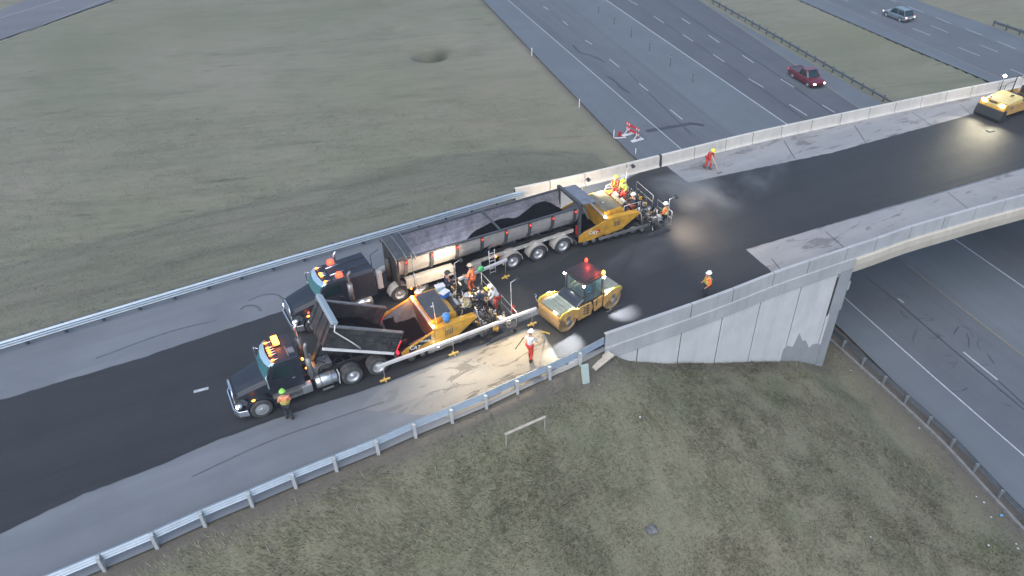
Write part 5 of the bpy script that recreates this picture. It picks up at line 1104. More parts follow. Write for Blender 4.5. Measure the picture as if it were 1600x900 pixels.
# ------------------------------------------------------------------ cars on the highway
def car(t, L, W, H_, mp, kind):
    h = L / 2; belt = .98 if kind == 'pickup' else .92; nose = .82
    st = [(-h, .45, belt - .08, .90), (-h + .12, .3, belt + .0, .98), (-h * .55, .25, belt + .02, 1.0), (0, .25, belt, 1.0), (h * .42, .25, belt - .02, 1.0), (h * .75, .25, nose + .06, .98), (h - .2, .3, nose - .04, .92), (h, .42, nose - .22, .78)]
    m = MB(); rr = []
    for x, zb, zt, ws in st:
        w = W / 2 * ws; rr.append([(x, -w * .96, zb), (x, -w, zb + .2), (x, -w, zt - .14), (x, -w * .93, zt), (x, w * .93, zt), (x, w, zt - .14), (x, w, zb + .2), (x, w * .96, zb)])
    m.loft(rr, smooth=False); m.build('body', mp, t, bevel=.05)
    if kind == 'pickup': g0, g1, g2, g3 = -.55, -.25, .62, 1.25
    else: g0, g1, g2, g3 = -h + .18, -h + .75, .35, 1.05
    m = MB(); rr = []; w = W / 2
    for z, a, b, ws in ((belt - .05, g0, g3, .92), (belt + (H_ - belt) * .55, g0 + (g1 - g0) * .5, g2 + (g3 - g2) * .5, .84), (H_ - .05, g1, g2, .76)):
        rr.append([(a, -w * ws, z), (b - .1, -w * ws, z), (b, -w * ws * .7, z), (b, w * ws * .7, z), (b - .1, w * ws, z), (a, w * ws, z)])
    m.loft(rr, smooth=False); m.build('window_glass', M_glass, t, bevel=.03)
    m = MB(); ww = w * .77; m.loft([[(g1 - .05, -ww, z), (g2 + .02, -ww, z), (g2 + .1, -ww * .6, z), (g2 + .1, ww * .6, z), (g2 + .02, ww, z), (g1 - .05, ww, z)] for z in (H_ - .06, H_ - .01)]); rf = m.build('roof', mp, t, bevel=.03)
    for s in (-1, 1):
        m = MB()
        for (x0_, x1_) in ((g3 - .02, g2 + .02), ((g1 + g2) / 2, (g1 + g2) / 2), (g0 + .05, g1)): m.bar((x0_, s * w * .925, belt - .02), (x1_, s * w * .775, H_ - .05), .07, .05)
        m.build('roof_pillar', mp, t)
        m = MB(); m.ball((g3 - .25, s * (w + .08), belt + .08), (.1, .1, .08)); m.build('mirror', mp, t)
        m = MB(); m.ball((h - .12, s * w * .68, nose - .18), (.16, .2, .09)); m.build('headlight', emis('car_headlamp', (1, .9, .75), 7) if kind == 'pickup' else emis('suv_headlamp', (1, .8, .6), 3), t)
        m = MB(); m.ball((-h + .04, s * w * .78, belt - .12), (.07, .16, .13)); m.build('tail_light', emis('tail_lamp', (1, .12, .08), 5 if kind == 'suv' else 1), t)
        for x in (h * .6, -h * .58):
            wheel(t, x, s * (w - .11), .34, .34, .23, s, front=True)
            m = MB(); arch(m, x, s * (w - .2), s * (w + .012), .34, .37, .43, RAD(0), RAD(180), 12); m.build('wheel_arch', M_fr_, t)
    if kind == 'pickup':
        m = MB(); m.span(-h + .15, -.62, -w * .82, w * .82, belt + .015, belt + .03); m.build('bed_floor', M_dgray, t)
        for s in (-1, 1): m = MB(); m.span(-h + .05, -.6, s * w * .84, s * w * .97, belt, belt + .09); m.build('bed_rail', mp, t, bevel=.02)
        m = MB(); m.span(-h + .02, -h + .1, -w * .9, w * .9, belt, belt + .09); m.build('tailgate', mp, t)
    else:
        m = MB(); m.span(-h - .01, -h + .02, -.25, .25, .62, .74); m.build('licence_plate', M_wht, t)
        m = MB(); m.span(-h + .0, -h + .1, -w * .85, w * .85, .42, .6); m.build('rear_bumper', M_fr_, t, bevel=.02)
        for s in (-1, 1): m = MB(); m.path([(g1 + .1, s * w * .72, H_), (g1 + .2, s * w * .72, H_ + .06), (g2 - .2, s * w * .72, H_ + .06), (g2 - .1, s * w * .72, H_)], .02, 6); m.build('roof_rack', M_steel, t)
    m = MB(); m.span(h - .12, h - .0, -.5, .5, .45, .58); m.build('radiator_grille', M_fr_, t)
c = H(1259, 127); pk = thing('pickup_truck', 'dark red pickup truck with headlights on, driving on the highway', 'pickup truck', c, HANG - RAD(1), scale=1.0)
car(pk, 5.4, 1.95, 1.75, mat('dark_red_paint', (.13, .008, .016), .3, coat=.6), 'pickup')
c = H(1402, 29); sv_ = thing('suv', 'silver suv with lit tail lamps, driving away on the opposite highway', 'suv', c, HANG + math.pi + RAD(2))
car(sv_, 4.75, 1.9, 1.68, mat('silver_blue_paint', (.22, .27, .31), .3, .5, coat=.5), 'suv')

# ------------------------------------------------------------------ people
def ik(a, b, l1, l2, pole):
    a, b, pole = Vector(a), Vector(b), Vector(pole); d = b - a; L = min(d.length, (l1 + l2) * .999); dn = d.normalized(); x = (l1 * l1 - l2 * l2 + L * L) / (2 * L); h = math.sqrt(max(l1 * l1 - x * x, 0)); pv = (pole - pole.dot(dn) * dn)
    pv = pv.normalized() if pv.length > 1e-5 else Vector((1, 0, 0)); return a + dn * x + pv * h, a + dn * L
def skin_mesh(name, verts, edges, radii, root=0, lvl=1):
    me = bpy.data.meshes.new(name); me.from_pydata([tuple(v) for v in verts], edges, []); o = bpy.data.objects.new(name, me); COL.objects.link(o)
    s = o.modifiers.new('s', 'SKIN'); s.use_smooth_shade = True
    for i, r in enumerate(radii): me.skin_vertices[0].data[i].radius = (r, r) if not isinstance(r, tuple) else r
    me.skin_vertices[0].data[root].use_root = True
    m2 = o.modifiers.new('u', 'SUBSURF'); m2.levels = lvl; m2.render_levels = lvl
    dg = bpy.context.evaluated_depsgraph_get(); me2 = bpy.data.meshes.new_from_object(o.evaluated_get(dg)); bpy.data.objects.remove(o); me2.name = name; return me2
def put(me, name, m, parent):
    me.materials.clear(); me.materials.append(m); o = bpy.data.objects.new(name, me); COL.objects.link(o); o.parent = parent; return o
def merge_bits(me, mb):
    bm = bmesh.new(); bm.from_mesh(me); k = [bm.verts.new(v) for v in mb.v]
    for f in mb.f:
        try: fc = bm.faces.new([k[i] for i in f]); fc.smooth = True
        except Exception: pass
    bm.to_mesh(me); bm.free()
def person(label, loc, rz, top, legs, helmet, hands, feet=((.05, .12), (-.05, -.12)), lean=0.0, pelvis=None, vest=None, sc=1.08, cross=None, group=None, head_t=(0, 0)):
    """hands: two targets (x,y,z) left,right ; feet: left,right ground points ; lean: torso pitch"""
    t = thing('person', label, 'person', loc, rz, group, sc)
    pz = pelvis if pelvis else .94; pel = Vector((0, 0, pz)); c, s = math.cos(lean), math.sin(lean)
    up = Vector((s, 0, c)); fw = Vector((c, 0, -s)); lf = Vector((0, 1, 0))
    waist = pel + up * .14; chest = pel + up * .36; neck = pel + up * .53; hd = neck + (up * .9 + Vector((0, 0, .1)) + fw * head_t[0]).normalized() * .2 + fw * .02
    V = [pel, waist, chest, neck, neck + (hd - neck) * .45, hd, hd + (hd - neck).normalized() * .08]; R_ = [.125, .12, .13, .06, .052, .092, .075]; Ed = [(0, 1), (1, 2), (2, 3), (3, 4), (4, 5), (5, 6)]
    J = {}
    for k, sd in enumerate((1, -1)):
        sh = neck - up * .05 + lf * sd * .18; el, wr = ik(sh, Vector(hands[k]), .29, .26, Vector((-.6, sd * .5, -.5))); i = len(V)
        hdv = (wr - el).normalized(); palm = wr + hdv * .08
        V += [sh, el, wr, palm]; R_ += [.062, .045, .03, .036]; Ed += [(3, i), (i, i + 1), (i + 1, i + 2), (i + 2, i + 3)]
        J[sd] = (sh, el, wr, palm)
        hip = pel + lf * sd * .1 - Vector((0, 0, .04)); ft = Vector((feet[k][0], feet[k][1], .09)); kn, an = ik(hip, ft, .44, .43, Vector((1, 0, 0))); i = len(V)
        V += [hip, kn, an, an + Vector((.09, sd * .02, -.045)), an + Vector((.17, sd * .03, -.055))]; R_ += [.088, .058, .042, .04, .03]; Ed += [(0, i), (i, i + 1), (i + 1, i + 2), (i + 2, i + 3), (i + 3, i + 4)]
        J[sd * 2] = (hip, kn, an)
    me = skin_mesh('body', V, Ed, R_)
    mb = MB(); hf = (fw * .98 - up * .1).normalized()
    mb.ball(hd + hf * .1 - Vector((0, 0, .0)), (.018, .014, .024), 8)
    for sd in (1, -1): mb.ball(hd + lf * sd * .09, (.016, .012, .03), 8); mb.ball(hd + hf * .083 + lf * sd * .032 + up * .022, (.012, .014, .009), 8)
    mb.ball(hd + hf * .088 - up * .045, (.012, .026, .008), 8)
    for sd in (1, -1):                                 # fingers curl round what the hand holds
        sh, el, wr, palm = J[sd]; d = (wr - el).normalized(); u = d.cross(Vector((0, 0, 1)));
        u = u.normalized() if u.length > .1 else Vector((0, 1, 0)); v = d.cross(u)
        for q, ln in ((-1.5, .062), (-.5, .072), (.5, .068), (1.5, .052)):
            b0 = palm + u * q * .02 + d * .01; mb.path([b0, b0 + d * ln * .5 - v * .006, b0 + d * ln * .8 - v * .03, b0 + d * ln * .72 - v * .055], [.0105, .010, .009, .007], 6)
        b0 = palm - d * .035 - u * .03; mb.path([b0, b0 - u * .03 + d * .02 - v * .015, b0 - u * .022 + d * .045 - v * .04], [.012, .011, .008], 6)
    merge_bits(me, mb); bo = put(me, 'body', M_skin, t)
    # trousers, jacket
    v = [pel + up * .03]; r = [(.14, .155)]; e = []
    for sd in (1, -1):
        hip, kn, an = J[sd * 2]; i = len(v); v += [hip, hip.lerp(kn, .5), kn, kn.lerp(an, .6), an + (kn - an).normalized() * .05]; r += [.108, .098, .08, .076, .082]; e += [(0, i), (i, i + 1), (i + 1, i + 2), (i + 2, i + 3), (i + 3, i + 4)]
    put(skin_mesh('trousers', v, e, r), 'trousers', legs, t)
    v = [pel + up * .02, waist, chest, neck - up * .06, neck - up * .0]; r = [(.15, .165), (.145, .16), (.15, .18), .12, .07]; e = [(0, 1), (1, 2), (2, 3), (3, 4)]
    for sd in (1, -1):
        sh, el, wr, palm = J[sd]; i = len(v); v += [sh, sh.lerp(el, .5), el, el.lerp(wr, .9)]; r += [.082, .07, .06, .05]; e += [(3, i), (i, i + 1), (i + 1, i + 2), (i + 2, i + 3)]
    put(skin_mesh('jacket', v, e, r), 'jacket', top, t)
    if vest:
        v = [pel + up * .06, waist, chest, neck - up * .07]; r = [(.158, .172), (.155, .17), (.16, .192), (.12, .15)]
        vo = put(skin_mesh('safety_vest', v, [(0, 1), (1, 2), (2, 3)], r), 'safety_vest', vest[0], t)
        mb = MB()
        for hh in (.13, .24):
            c0 = pel + up * hh; mb.path([c0 + fw * math.cos(a) * .172 + lf * math.sin(a) * .2 for a in [k * math.pi / 8 for k in range(16)]], .018, 6, closed=True)
        for sd in (1, -1):
            for sg in (1, -1): mb.path([pel + up * .14 + lf * sd * .09 * (1 if sg > 0 else -1) + fw * sg * .165, chest + lf * sd * .1 + fw * sg * .17, neck + lf * sd * .1 + fw * sg * .05 - up * .0], .017, 6)
        mb.build('reflective_tape', vest[1], vo)
    for sd in (1, -1):
        hip, kn, an = J[sd * 2]; mb = MB(); mb.path([an + Vector((-.02, 0, .1)), an + Vector((-.01, 0, 0))], [.062, .06], 8); mb.ball(an + Vector((.06, sd * .01, -.045)), (.15, .055, .05), 10); mb.build('boot', M_boot, t)
    hu = (hd - neck).normalized(); mb = MB(); mb.lathe([(.0, .155), (.012, .158), (.02, .132), (.07, .122), (.11, .09), (.135, .045), (.14, .001)], (0, 0, 0), 18, axis='z'); mb.box((.14, 0, .008), (.08, .16, .014)); mb.bar((-.11, 0, .1), (.11, 0, .1), .03, .06)
    q = Vector((0, 0, 1)).rotation_difference(hu).to_matrix().to_4x4(); q.translation = hd + hu * .035; mb.xf(q); mb.build('hard_hat', helmet, t)
    mb = MB(); mb.ball(hd - fw * .02 + up * .01, (.1, .098, .1), 12); mb.build('hair', M_hair, t)
    return t, J
def tool(label, cat, pts, r, m, head=None, hm=None, name='asphalt_rake'):
    t = thing(name, label, cat, (0, 0, 0)); mb = MB(); mb.path(pts, r, 8); mb.build('shaft', m, t)
    if head: mb = MB(); mb.bar(head[0], head[1], .03, .1); mb.build('blade', hm or M_steel, t)
    return t
def frame(loc, rz, sc, p):
    p = Vector(p) * sc; c, s = math.cos(rz), math.sin(rz); return Vector((loc[0] + c * p.x - s * p.y, loc[1] + s * p.x + c * p.y, loc[2] + p.z))
TZ = .034
l = D(453, 655); l.z = TZ; person('person in a green helmet and orange vest standing beside the dump truck cab', l, RAD(100), M_pink, M_dkc, M_hgr, ((.22, .2, 1.02), (.25, -.16, 1.0)), vest=(M_pink, M_vesty))
l = D(828, 562); l.z = .01; rz = RAD(60)
person('person in a white shirt, red trousers and white helmet raking the lit sandy shoulder', l, rz, M_whc, M_redc, M_hwh, ((.42, .12, 1.0), (.38, -.25, .92)), feet=((.2, .12), (-.2, -.12)), lean=.15)
a_, b_ = frame(l, rz, 1.08, (.47, .12, .97)), frame(l, rz, 1.08, (.43, -.27, .9)); dr_ = (b_ - a_)
hd_ = D(852, 521); hd_.z = .06
tool('long-handled tan rake held by the person with the white shirt', 'rake', [a_ + (a_ - hd_).normalized() * .0 - (hd_ - a_).normalized() * .35, a_, hd_], .02, M_wood, (hd_ + Vector((-.25, .12, 0)), hd_ + Vector((.25, -.12, 0))), mat('yellow_blade', (.6, .4, .08), .5))
a_ = D(805, 546); b_ = D(818, 528); a_.z = .03; b_.z = .03
tool('dark thin-handled scraper lying on the sandy shoulder behind the person with the rake', 'hand tool', [a_, b_], .02, M_fr_, name='scraper')
l = D(1102, 467); l.z = TZ; person('person in a white helmet and orange vest watching beside the near parapet', l, RAD(190), M_vest, M_dkc, M_hwh, ((.15, .22, .95), (.25, -.1, 1.1)), vest=(mat('bright_vest', (.9, .35, .08), .8), M_vesty))
l = D(1104, 263); l.z = .01; rz = RAD(-65)
person('person in red workwear and a yellow helmet bending over a rake near the far parapet', l, rz, M_redc, M_redc, M_hye, ((.5, .1, .85), (.48, -.12, .75)), feet=((.2, .1), (-.15, -.1)), lean=.55, pelvis=.9)
hd_ = D(1124, 271); hd_.z = .06; a_ = frame(l, rz, 1.08, (.57, .1, .78))
tool('pale-handled rake reaching onto the far bridge shoulder', 'rake', [a_ + (a_ - hd_).normalized() * .5, hd_], .022, mat('pale_handle', (.65, .55, .35), .6), (hd_ + Vector((-.2, -.1, 0)), hd_ + Vector((.2, .1, 0))))
def onp(pv, p): c, s = math.cos(pv.rotation_euler.z), math.sin(pv.rotation_euler.z); return (pv.location.x + c * p[0] - s * p[1], pv.location.y + s * p[0] + c * p[1], pv.location.z + p[2])
h2 = pv2.rotation_euler.z; h1 = pv1.rotation_euler.z
person('person in red workwear and a yellow-green helmet standing highest on the farther paver', onp(pv2, (-3.72 - .3, -1.0, 1.25)), h2 + RAD(60), M_vest, M_redc, mat('lime_helmet', (.75, .8, .15), .4), ((.3, .2, 1.1), (.3, -.2, 1.1)), vest=(M_redc, M_vesty))
person('person in a yellow helmet and yellow jacket leaning over the controls of the farther paver', onp(pv2, (-4.45, -.55, 1.25)), h2 + RAD(30), M_vesty, M_redc, M_hye, ((.4, .15, 1.0), (.4, -.15, 1.0)), lean=.35)
person('person in a navy jacket and orange trousers seated on the farther paver', onp(pv2, (-4.35, .8, .82)), h2, M_navy, M_vest, M_hwh, ((.38, .15, 1.15), (.38, -.15, 1.15)), feet=((.42, .12), (.42, -.12)), pelvis=.9)
l = D(1037, 357); l.z = .06; person('person in a floodlit pale vest standing behind the screed of the farther paver', l, RAD(150), M_vest, M_dkc, M_hwh, ((.25, .2, 1.0), (.25, -.2, 1.0)), vest=(mat('floodlit_vest', (.9, .6, .35), .8), M_vesty))  # floodlight brightness put into the colour of the orange vest
person('person in orange standing at the rear far corner of the nearer paver', onp(pv1, (-5.9, -2.0, .42)), h1 + RAD(-60), mat('orange_suit', (.75, .2, .08), .8), mat('orange_suit_b', (.6, .14, .06), .8), mat('buff_helmet', (.7, .55, .4), .5), ((.3, .25, 1.1), (.35, -.1, 1.0)), lean=.1)
person('person in a yellow helmet and dark jacket crouching over the screed of the nearer paver', onp(pv1, (-4.9, .55, 1.1)), h1 + RAD(170), M_navy, M_dkc, M_hye, ((.45, .15, .65), (.45, -.15, .6)), lean=.8, pelvis=.72, feet=((.1, .14), (-.1, -.14)))
person('person in a white helmet and white shirt bending at the rear of the nearer paver', onp(pv1, (-6.35, .3, .4)), h1 + RAD(-20), M_whc, M_redc, M_hwh, ((.45, .15, .9), (.45, -.15, .85)), lean=.45)
person('person in navy workwear standing on the far side of the nearer paver deck', onp(pv1, (-3.95, -1.0, 1.25)), h1 + RAD(180), M_navy, M_navy, mat('navy_hood', (.03, .04, .06), .6), ((.25, .2, 1.05), (.25, -.2, 1.05)))
person('person in an orange vest seated at the near controls of the nearer paver', onp(pv1, (-4.3, .8, .82)), h1, M_grayp, M_dkc, mat('grey_helmet', (.4, .4, .42), .4), ((.38, .15, 1.15), (.38, -.15, 1.15)), feet=((.42, .12), (.42, -.12)), pelvis=.9, vest=(M_pink, M_vesty))
person('person in a blue shirt seated in the cab of the tandem roller', onp(ro, (-.42, .15, .4)), ro.rotation_euler.z, mat('blue_shirt', (.06, .25, .5), .8), M_dkc, M_hwh, ((.3, .2, 1.2), (.3, -.15, 1.2)), feet=((.42, .12), (.42, -.12)), pelvis=.9, sc=1.0)

# ------------------------------------------------------------------ things carried on the nearer paver
def cooler(name, label, loc, rz, mb_, ml, kind):
    t = thing(name, label, 'cooler' if 'cooler' in name else 'bucket', loc, rz)
    if kind == 'box':
        m = MB(); m.box((0, 0, .16), (.5, .34, .32), taper=(1.04, 1.04)); m.build('tub', mb_, t, bevel=.03); m = MB(); m.box((0, 0, .35), (.54, .38, .07)); m.build('lid', ml, t, bevel=.025)
        m = MB(); m.path([(0, -.2, .2), (0, -.24, .3), (0, -.24, .44)], .012, 6); m.build('handle', ml, t)
    else:
        m = MB(); m.lathe([(0, .001), (0, .17), (.3, .2), (.42, .2), (.42, .001)], (0, 0, 0), 20, axis='z'); m.build('tub', mb_, t); m = MB(); m.lathe([(.42, .205), (.47, .2), (.49, .08), (.53, .07), (.53, .001)], (0, 0, 0), 20, axis='z'); m.build('lid', ml, t)
        m = MB(); m.path([(.2, 0, .38), (.26, 0, .44), (0, 0, .6), (-.26, 0, .44), (-.2, 0, .38)], .01, 6); m.build('handle', M_wht, t)
    return t
cooler('drink_cooler', 'round red drink cooler with a white lid on the nearer paver beside the engine cover', onp(pv1, (-2.35, -1.42, 1.7)), h1, M_red, M_wht, 'jug')
cooler('cooler_box', 'blue cooler box with a white lid on the rear of the engine cover', onp(pv1, (-3.45, -.35, 2.05)), h1 + .4, M_blue, M_wht, 'box')
cooler('plastic_bucket', 'bright blue bucket standing on the near side panel of the nearer paver', onp(pv1, (-2.75, 1.38, 1.83)), h1, mat('bright_blue', (.05, .22, .6), .5), mat('bright_blue_lid', (.06, .25, .6), .5), 'jug')
cooler('cooler_box', 'small pale blue cooler box at the far side of the paver deck', onp(pv1, (-3.5, -1.05, 2.0)), h1, mat('pale_blue', (.35, .55, .65), .5), M_wht, 'box')
t = thing('fire_extinguisher', 'red fire extinguisher hanging at the rear of the nearer paver', 'fire extinguisher', onp(pv1, (-6.75, 1.35, .85)), h1); m = MB(); m.lathe([(0, .001), (0, .11), (.4, .11), (.48, .05), (.5, .001)], (0, 0, 0), 16, axis='z'); m.build('cylinder', M_red, t); m = MB(); m.path([(0, 0, .5), (.1, 0, .55), (.14, 0, .3)], .015, 6); m.build('hose', M_hose, t)
t = thing('road_sign_paddle', 'round green hand sign on a dark handle leaning at the rear of the nearer paver', 'hand sign', onp(pv1, (-6.45, -1.9, .4)), h1); m = MB(); m.lathe([(-.015, .001), (-.015, .2), (.015, .2), (.015, .001)], (0, 0, 1.5), 20, axis='y'); m.build('disc', mat('sign_green', (.1, .55, .2), .5), t); m = MB(); m.tube((0, 0, .0), (0, 0, 1.3), .018, 8); m.build('handle', M_wht, t)

# ------------------------------------------------------------------ roadside things
M_rw = mat('barricade_red', (.6, .03, .03), .5); M_bw = mat('barricade_white', (.7, .72, .74), .6)
a_, b_ = H(979, 209), H(998, 221); ang = math.atan2(b_.y - a_.y, b_.x - a_.x); ctr = (a_ + b_) / 2; Lb = 2.5
t = thing('road_barricade', 'red and white striped barricade on white feet closing the ramp shoulder', 'barricade', ctr, ang)
for s in (-1, 1):
    m = MB(); m.bar((s * .85, -.02, .05), (s * .85, .0, 1.5), .07, .07); m.build('upright', M_rw, t)
    for q in (-.2, .2): m = MB(); m.bar((s * .85 + q * .6, -.75, .05), (s * .85 + q * .6, .75, .05), .14, .1); m.build('foot', M_bw, t)
    m = MB(); m.bar((s * .85, -.6, .1), (s * .85, 0, .75), .06, .06); m.bar((s * .85, .6, .1), (s * .85, 0, .75), .06, .06); m.build('brace', M_bw, t)
for z in (.75, 1.3):
    m = MB(); m.box((0, -.05, z), (Lb, .04, .28)); bd = m.build('board', M_rw, t, bevel=.005); m = MB()
    for k in (-1.05, -.68, .68, 1.05): 
        x = k; m.add([(x - .1, -.072, z - .138), (x + .06, -.072, z - .138), (x + .14, -.072, z + .138), (x - .02, -.072, z + .138), (x - .1, -.071, z - .138), (x + .06, -.071, z - .138), (x + .14, -.071, z + .138), (x - .02, -.071, z + .138)], [(0, 1, 2, 3), (7, 6, 5, 4)]); m.add([(x - .1, -.028, z - .138), (x + .06, -.028, z - .138), (x + .14, -.028, z + .138), (x - .02, -.028, z + .138)], [(0, 1, 2, 3)])
    m.build('stripe', M_bw, bd)
t = thing('folded_sign', 'small red folded sign stand left beside the striped barricade', 'sign', H(968, 214), .4); m = MB(); m.box((0, 0, .35), (.35, .06, .7), rx=.2); m.build('panel', M_rw, t, bevel=.01); m = MB(); m.bar((-.7, -.1, .05), (.5, -.5, .05), .12, .06); m.build('base', M_bw, t)
M_del = mat('dark_delineator', (.045, .05, .055), .7); M_mk = mat('white_marker', (.72, .73, .74), .6)
db = [(487, 70), (574, 135), (670, 207), (773, 283), (890, 370), (1015, 458)]
p0 = None
for x, y in db:
    p = H(800 + x / 3.6, y / 3.6)
    if p0 is None:
        p0 = thing('delineator_post', 'slim dark delineator post farthest from the bridge in the ramp row', 'delineator', p, group='delineator posts between ramp and main lanes')
        m = MB(); m.lathe([(0, .12), (.05, .1), (.06, .045), (1.45, .04), (1.47, .001)], (0, 0, 0), 10, axis='z'); m.build('tube', M_del, p0); m = MB(); m.lathe([(1.1, .045), (1.1, .05), (1.3, .05), (1.3, .045)], (0, 0, 0), 10, axis='z'); m.build('reflective_band', M_grayp, p0)
    else: q = copy_tree(p0); q.location = p; q['label'] = ['', 'slim dark delineator post second farthest from the bridge in the ramp row', 'slim dark delineator post third from the picture top in the ramp row', 'slim dark delineator post third from the parapet in the ramp row', 'slim dark delineator post next to last before the parapet in the ramp row', 'slim dark delineator post nearest the far parapet in the ramp row'][db.index((x, y))]
for i, ((x, y), lab) in enumerate((((831, 86), 'white roadside marker post at the grass edge, farthest from the bridge'), ((905, 167), 'white roadside marker post at the grass edge, halfway to the barricade'), ((959, 213), 'white roadside marker post with a black cap beside the striped barricade'), ((993, 240), 'short white roadside marker post just before the far parapet'))):
    t = thing('marker_post', lab, 'marker post', H(x, y)); hh = 1.0 if i < 3 else .6; m = MB(); m.span(-.05, .05, -.03, .03, -.2, hh); m.build('stake', M_mk, t, bevel=.008)
    if i == 2: m = MB(); m.span(-.052, .052, -.032, .032, hh - .2, hh - .02); m.build('cap', M_fr_, t)
# wooden rail frame and stakes in the foreground grass
a_, b_ = G(791, 697), G(851, 670)
t = thing('wooden_rail_frame', 'weathered low wooden rail on two posts standing in the foreground grass', 'wooden frame', a_); v_ = b_ - a_; M_ww = mat('weathered_wood', (.3, .28, .26), .85, var=.25, dirt=.3)
m = MB(); m.bar((0, 0, -.3), (0, 0, .8), .07, .07); m.build('post', M_ww, t); m = MB(); m.bar(v_ + Vector((0, 0, -.3)), v_ + Vector((0, 0, .8)), .07, .07); m.build('post', M_ww, t); m = MB(); m.bar(Vector((0, 0, .84)) - v_ * .02, v_ * 1.02 + Vector((0, 0, .84)), .14, .05); m.build('top_rail', M_ww, t)
for x, y, h_, lab in ((683, 746, .75, 'thin wooden stake in the grass left of the wooden rail'), (424, 867, .7, 'short leaning wooden stake near the lower left grass verge'), (652, 829, .5, 'slim grey stake low in the middle of the foreground grass'), (561, 800, .5, 'slim grey stake in the grass between the two other stakes')):
    p = G(x, y); t = thing('wooden_stake', lab, 'stake', p); m = MB(); m.bar((0, 0, -.2), (random.uniform(-.1, .1), random.uniform(-.05, .05), h_), .04, .025); m.build('stake', M_ww, t)
p = P(914, 594, -.8); t = thing('end_marker', 'pale green slab-shaped marker tilted at the end of the near parapet', 'marker', p, RAD(20)); m = MB(); m.box((0, 0, .45), (.42, .14, 1.15), rx=RAD(-14)); m.build('panel', mat('pale_green_plastic', (.34, .42, .40), .7), t, bevel=.03); m = MB(); m.tube((0, 0, -.5), (0, 0, .1), .04); m.build('stake', M_ww, t)
a_, b_ = P(926, 575, -.5), P(950, 556, -.35); m = MB(); m.bar(a_, b_ + (b_ - a_).normalized() * .25, .5, .12); m.bar(a_ + Vector((.1, -.24, .06)), b_ + Vector((.1, -.24, .06)), .08, .12); o = m.build('concrete_flume', M_fas, None, bevel=.02); tag(o, 'short pale concrete drain flume below the end of the near parapet', 'drain')
m = MB(); b0 = P(962, 572, -1.6)
for k in range(9): m.path([b0 + Vector((random.uniform(-.6, .6), random.uniform(-.2, .2), .05)) for _ in range(4)], .03, 6)
tag(m.build('tangled_cable', M_hose, None), 'heap of tangled black cable at the foot of the wall end', 'cable')
# rubble lumps along the lit shoulder edge
rb = None; r_ = random.Random(3)
for k in range(16):
    f = k / 15; s_ = spos(LPC, cum(LPC), Vector((*D(752, 612).xy, 0))) ; Lc = cum(LPC)
    p = at(LPC, Lc, s_ + f * 5.2) ; i = min(range(len(LPC)), key=lambda j: (LPC[j] - p).length); p = p + side(LPC, i) * (.42 + r_.uniform(0, .25))
    if rb is None:
        bm = bmesh.new(); bmesh.ops.create_icosphere(bm, subdivisions=2, radius=.2)
        for v in bm.verts: v.co *= .8 + .45 * r_.random(); v.co.z *= .4
        me = bpy.data.meshes.new('rubble_lump'); bm.to_mesh(me); bm.free(); me.materials.append(mat('pale_rubble', (.3, .26, .2), .9, var=.25)); rb = bpy.data.objects.new('rubble_lump', me); COL.objects.link(rb); tag(rb, 'pale lump of dusty rubble at the shoulder edge under the foreground guardrail', 'rubble', 'rubble lumps along the lit shoulder edge'); q = rb
    else: q = rb.copy(); COL.objects.link(q)
    q.location = (p.x, p.y, .05); q.rotation_euler = (r_.uniform(-.2, .2), r_.uniform(-.2, .2), r_.uniform(0, 6)); s3 = r_.uniform(.6, 1.35); q.scale = (s3, s3 * r_.uniform(.7, 1), s3)
# litter on the bare soil strip
lt = None
def crumple(mm, nm, r0):
    bm = bmesh.new(); bmesh.ops.create_grid(bm, x_segments=4, y_segments=3, size=.13)
    for v in bm.verts: v.co.z = r0.uniform(-.03, .05); v.co.x *= r0.uniform(.7, 1.2)
    bmesh.ops.solidify(bm, geom=bm.faces[:], thickness=.004); bmesh.ops.scale(bm, vec=(.4, .4, .4), verts=bm.verts); me = bpy.data.meshes.new(nm); bm.to_mesh(me); bm.free(); me.materials.append(mm); return me
ML, MBl = crumple(mat('paper_litter', (.45, .47, .5), .8), 'litter_scrap', r_), crumple(mat('blue_litter', (.12, .35, .6), .7), 'litter_scrap', r_)
for x, y in ((1525, 777), (1537, 786), (1561, 787), (1548, 809), (1590, 822), (1587, 851), (1590, 858), (1544, 853), (1360, 840), (1329, 580), (1000, 653), (1436, 670)):
    o = bpy.data.objects.new('litter_scrap', ML); COL.objects.link(o); p = G(x, y); o.location = p + Vector((0, 0, .06)); o.rotation_euler = (0, 0, r_.uniform(0, 6)); tag(o, 'crumpled scrap of white litter lying on the ground of the near slope', 'litter', 'white litter on the near slope')
o = bpy.data.objects.new('litter_scrap', MBl); COL.objects.link(o); o.location = G(1564, 806) + Vector((0, 0, .06)); tag(o, 'crumpled blue litter on bare soil beside the dark guardrail', 'litter'); o.scale = (1.5, 1.5, 1.5)
for x, y in ((697, 317), (844, 70), (834, 108), (874, 184), (886, 112), (912, 203), (1231, 58), (1321, 79), (1483, 112), (1252, 78)):
    o = bpy.data.objects.new('litter_scrap', ML); COL.objects.link(o); p = G(x, y); o.location = p + Vector((0, 0, .08)); o.rotation_euler = (0, 0, r_.uniform(0, 6)); tag(o, 'small scrap of white litter on the grass near the highway', 'litter', 'white litter on the grass beyond the road')
p = G(1018, 829); bm = bmesh.new(); bmesh.ops.create_icosphere(bm, subdivisions=3, radius=.3)
for v in bm.verts: v.co *= 1 + .15 * math.sin(v.co.x * 17 + v.co.y * 11); v.co.z *= .5
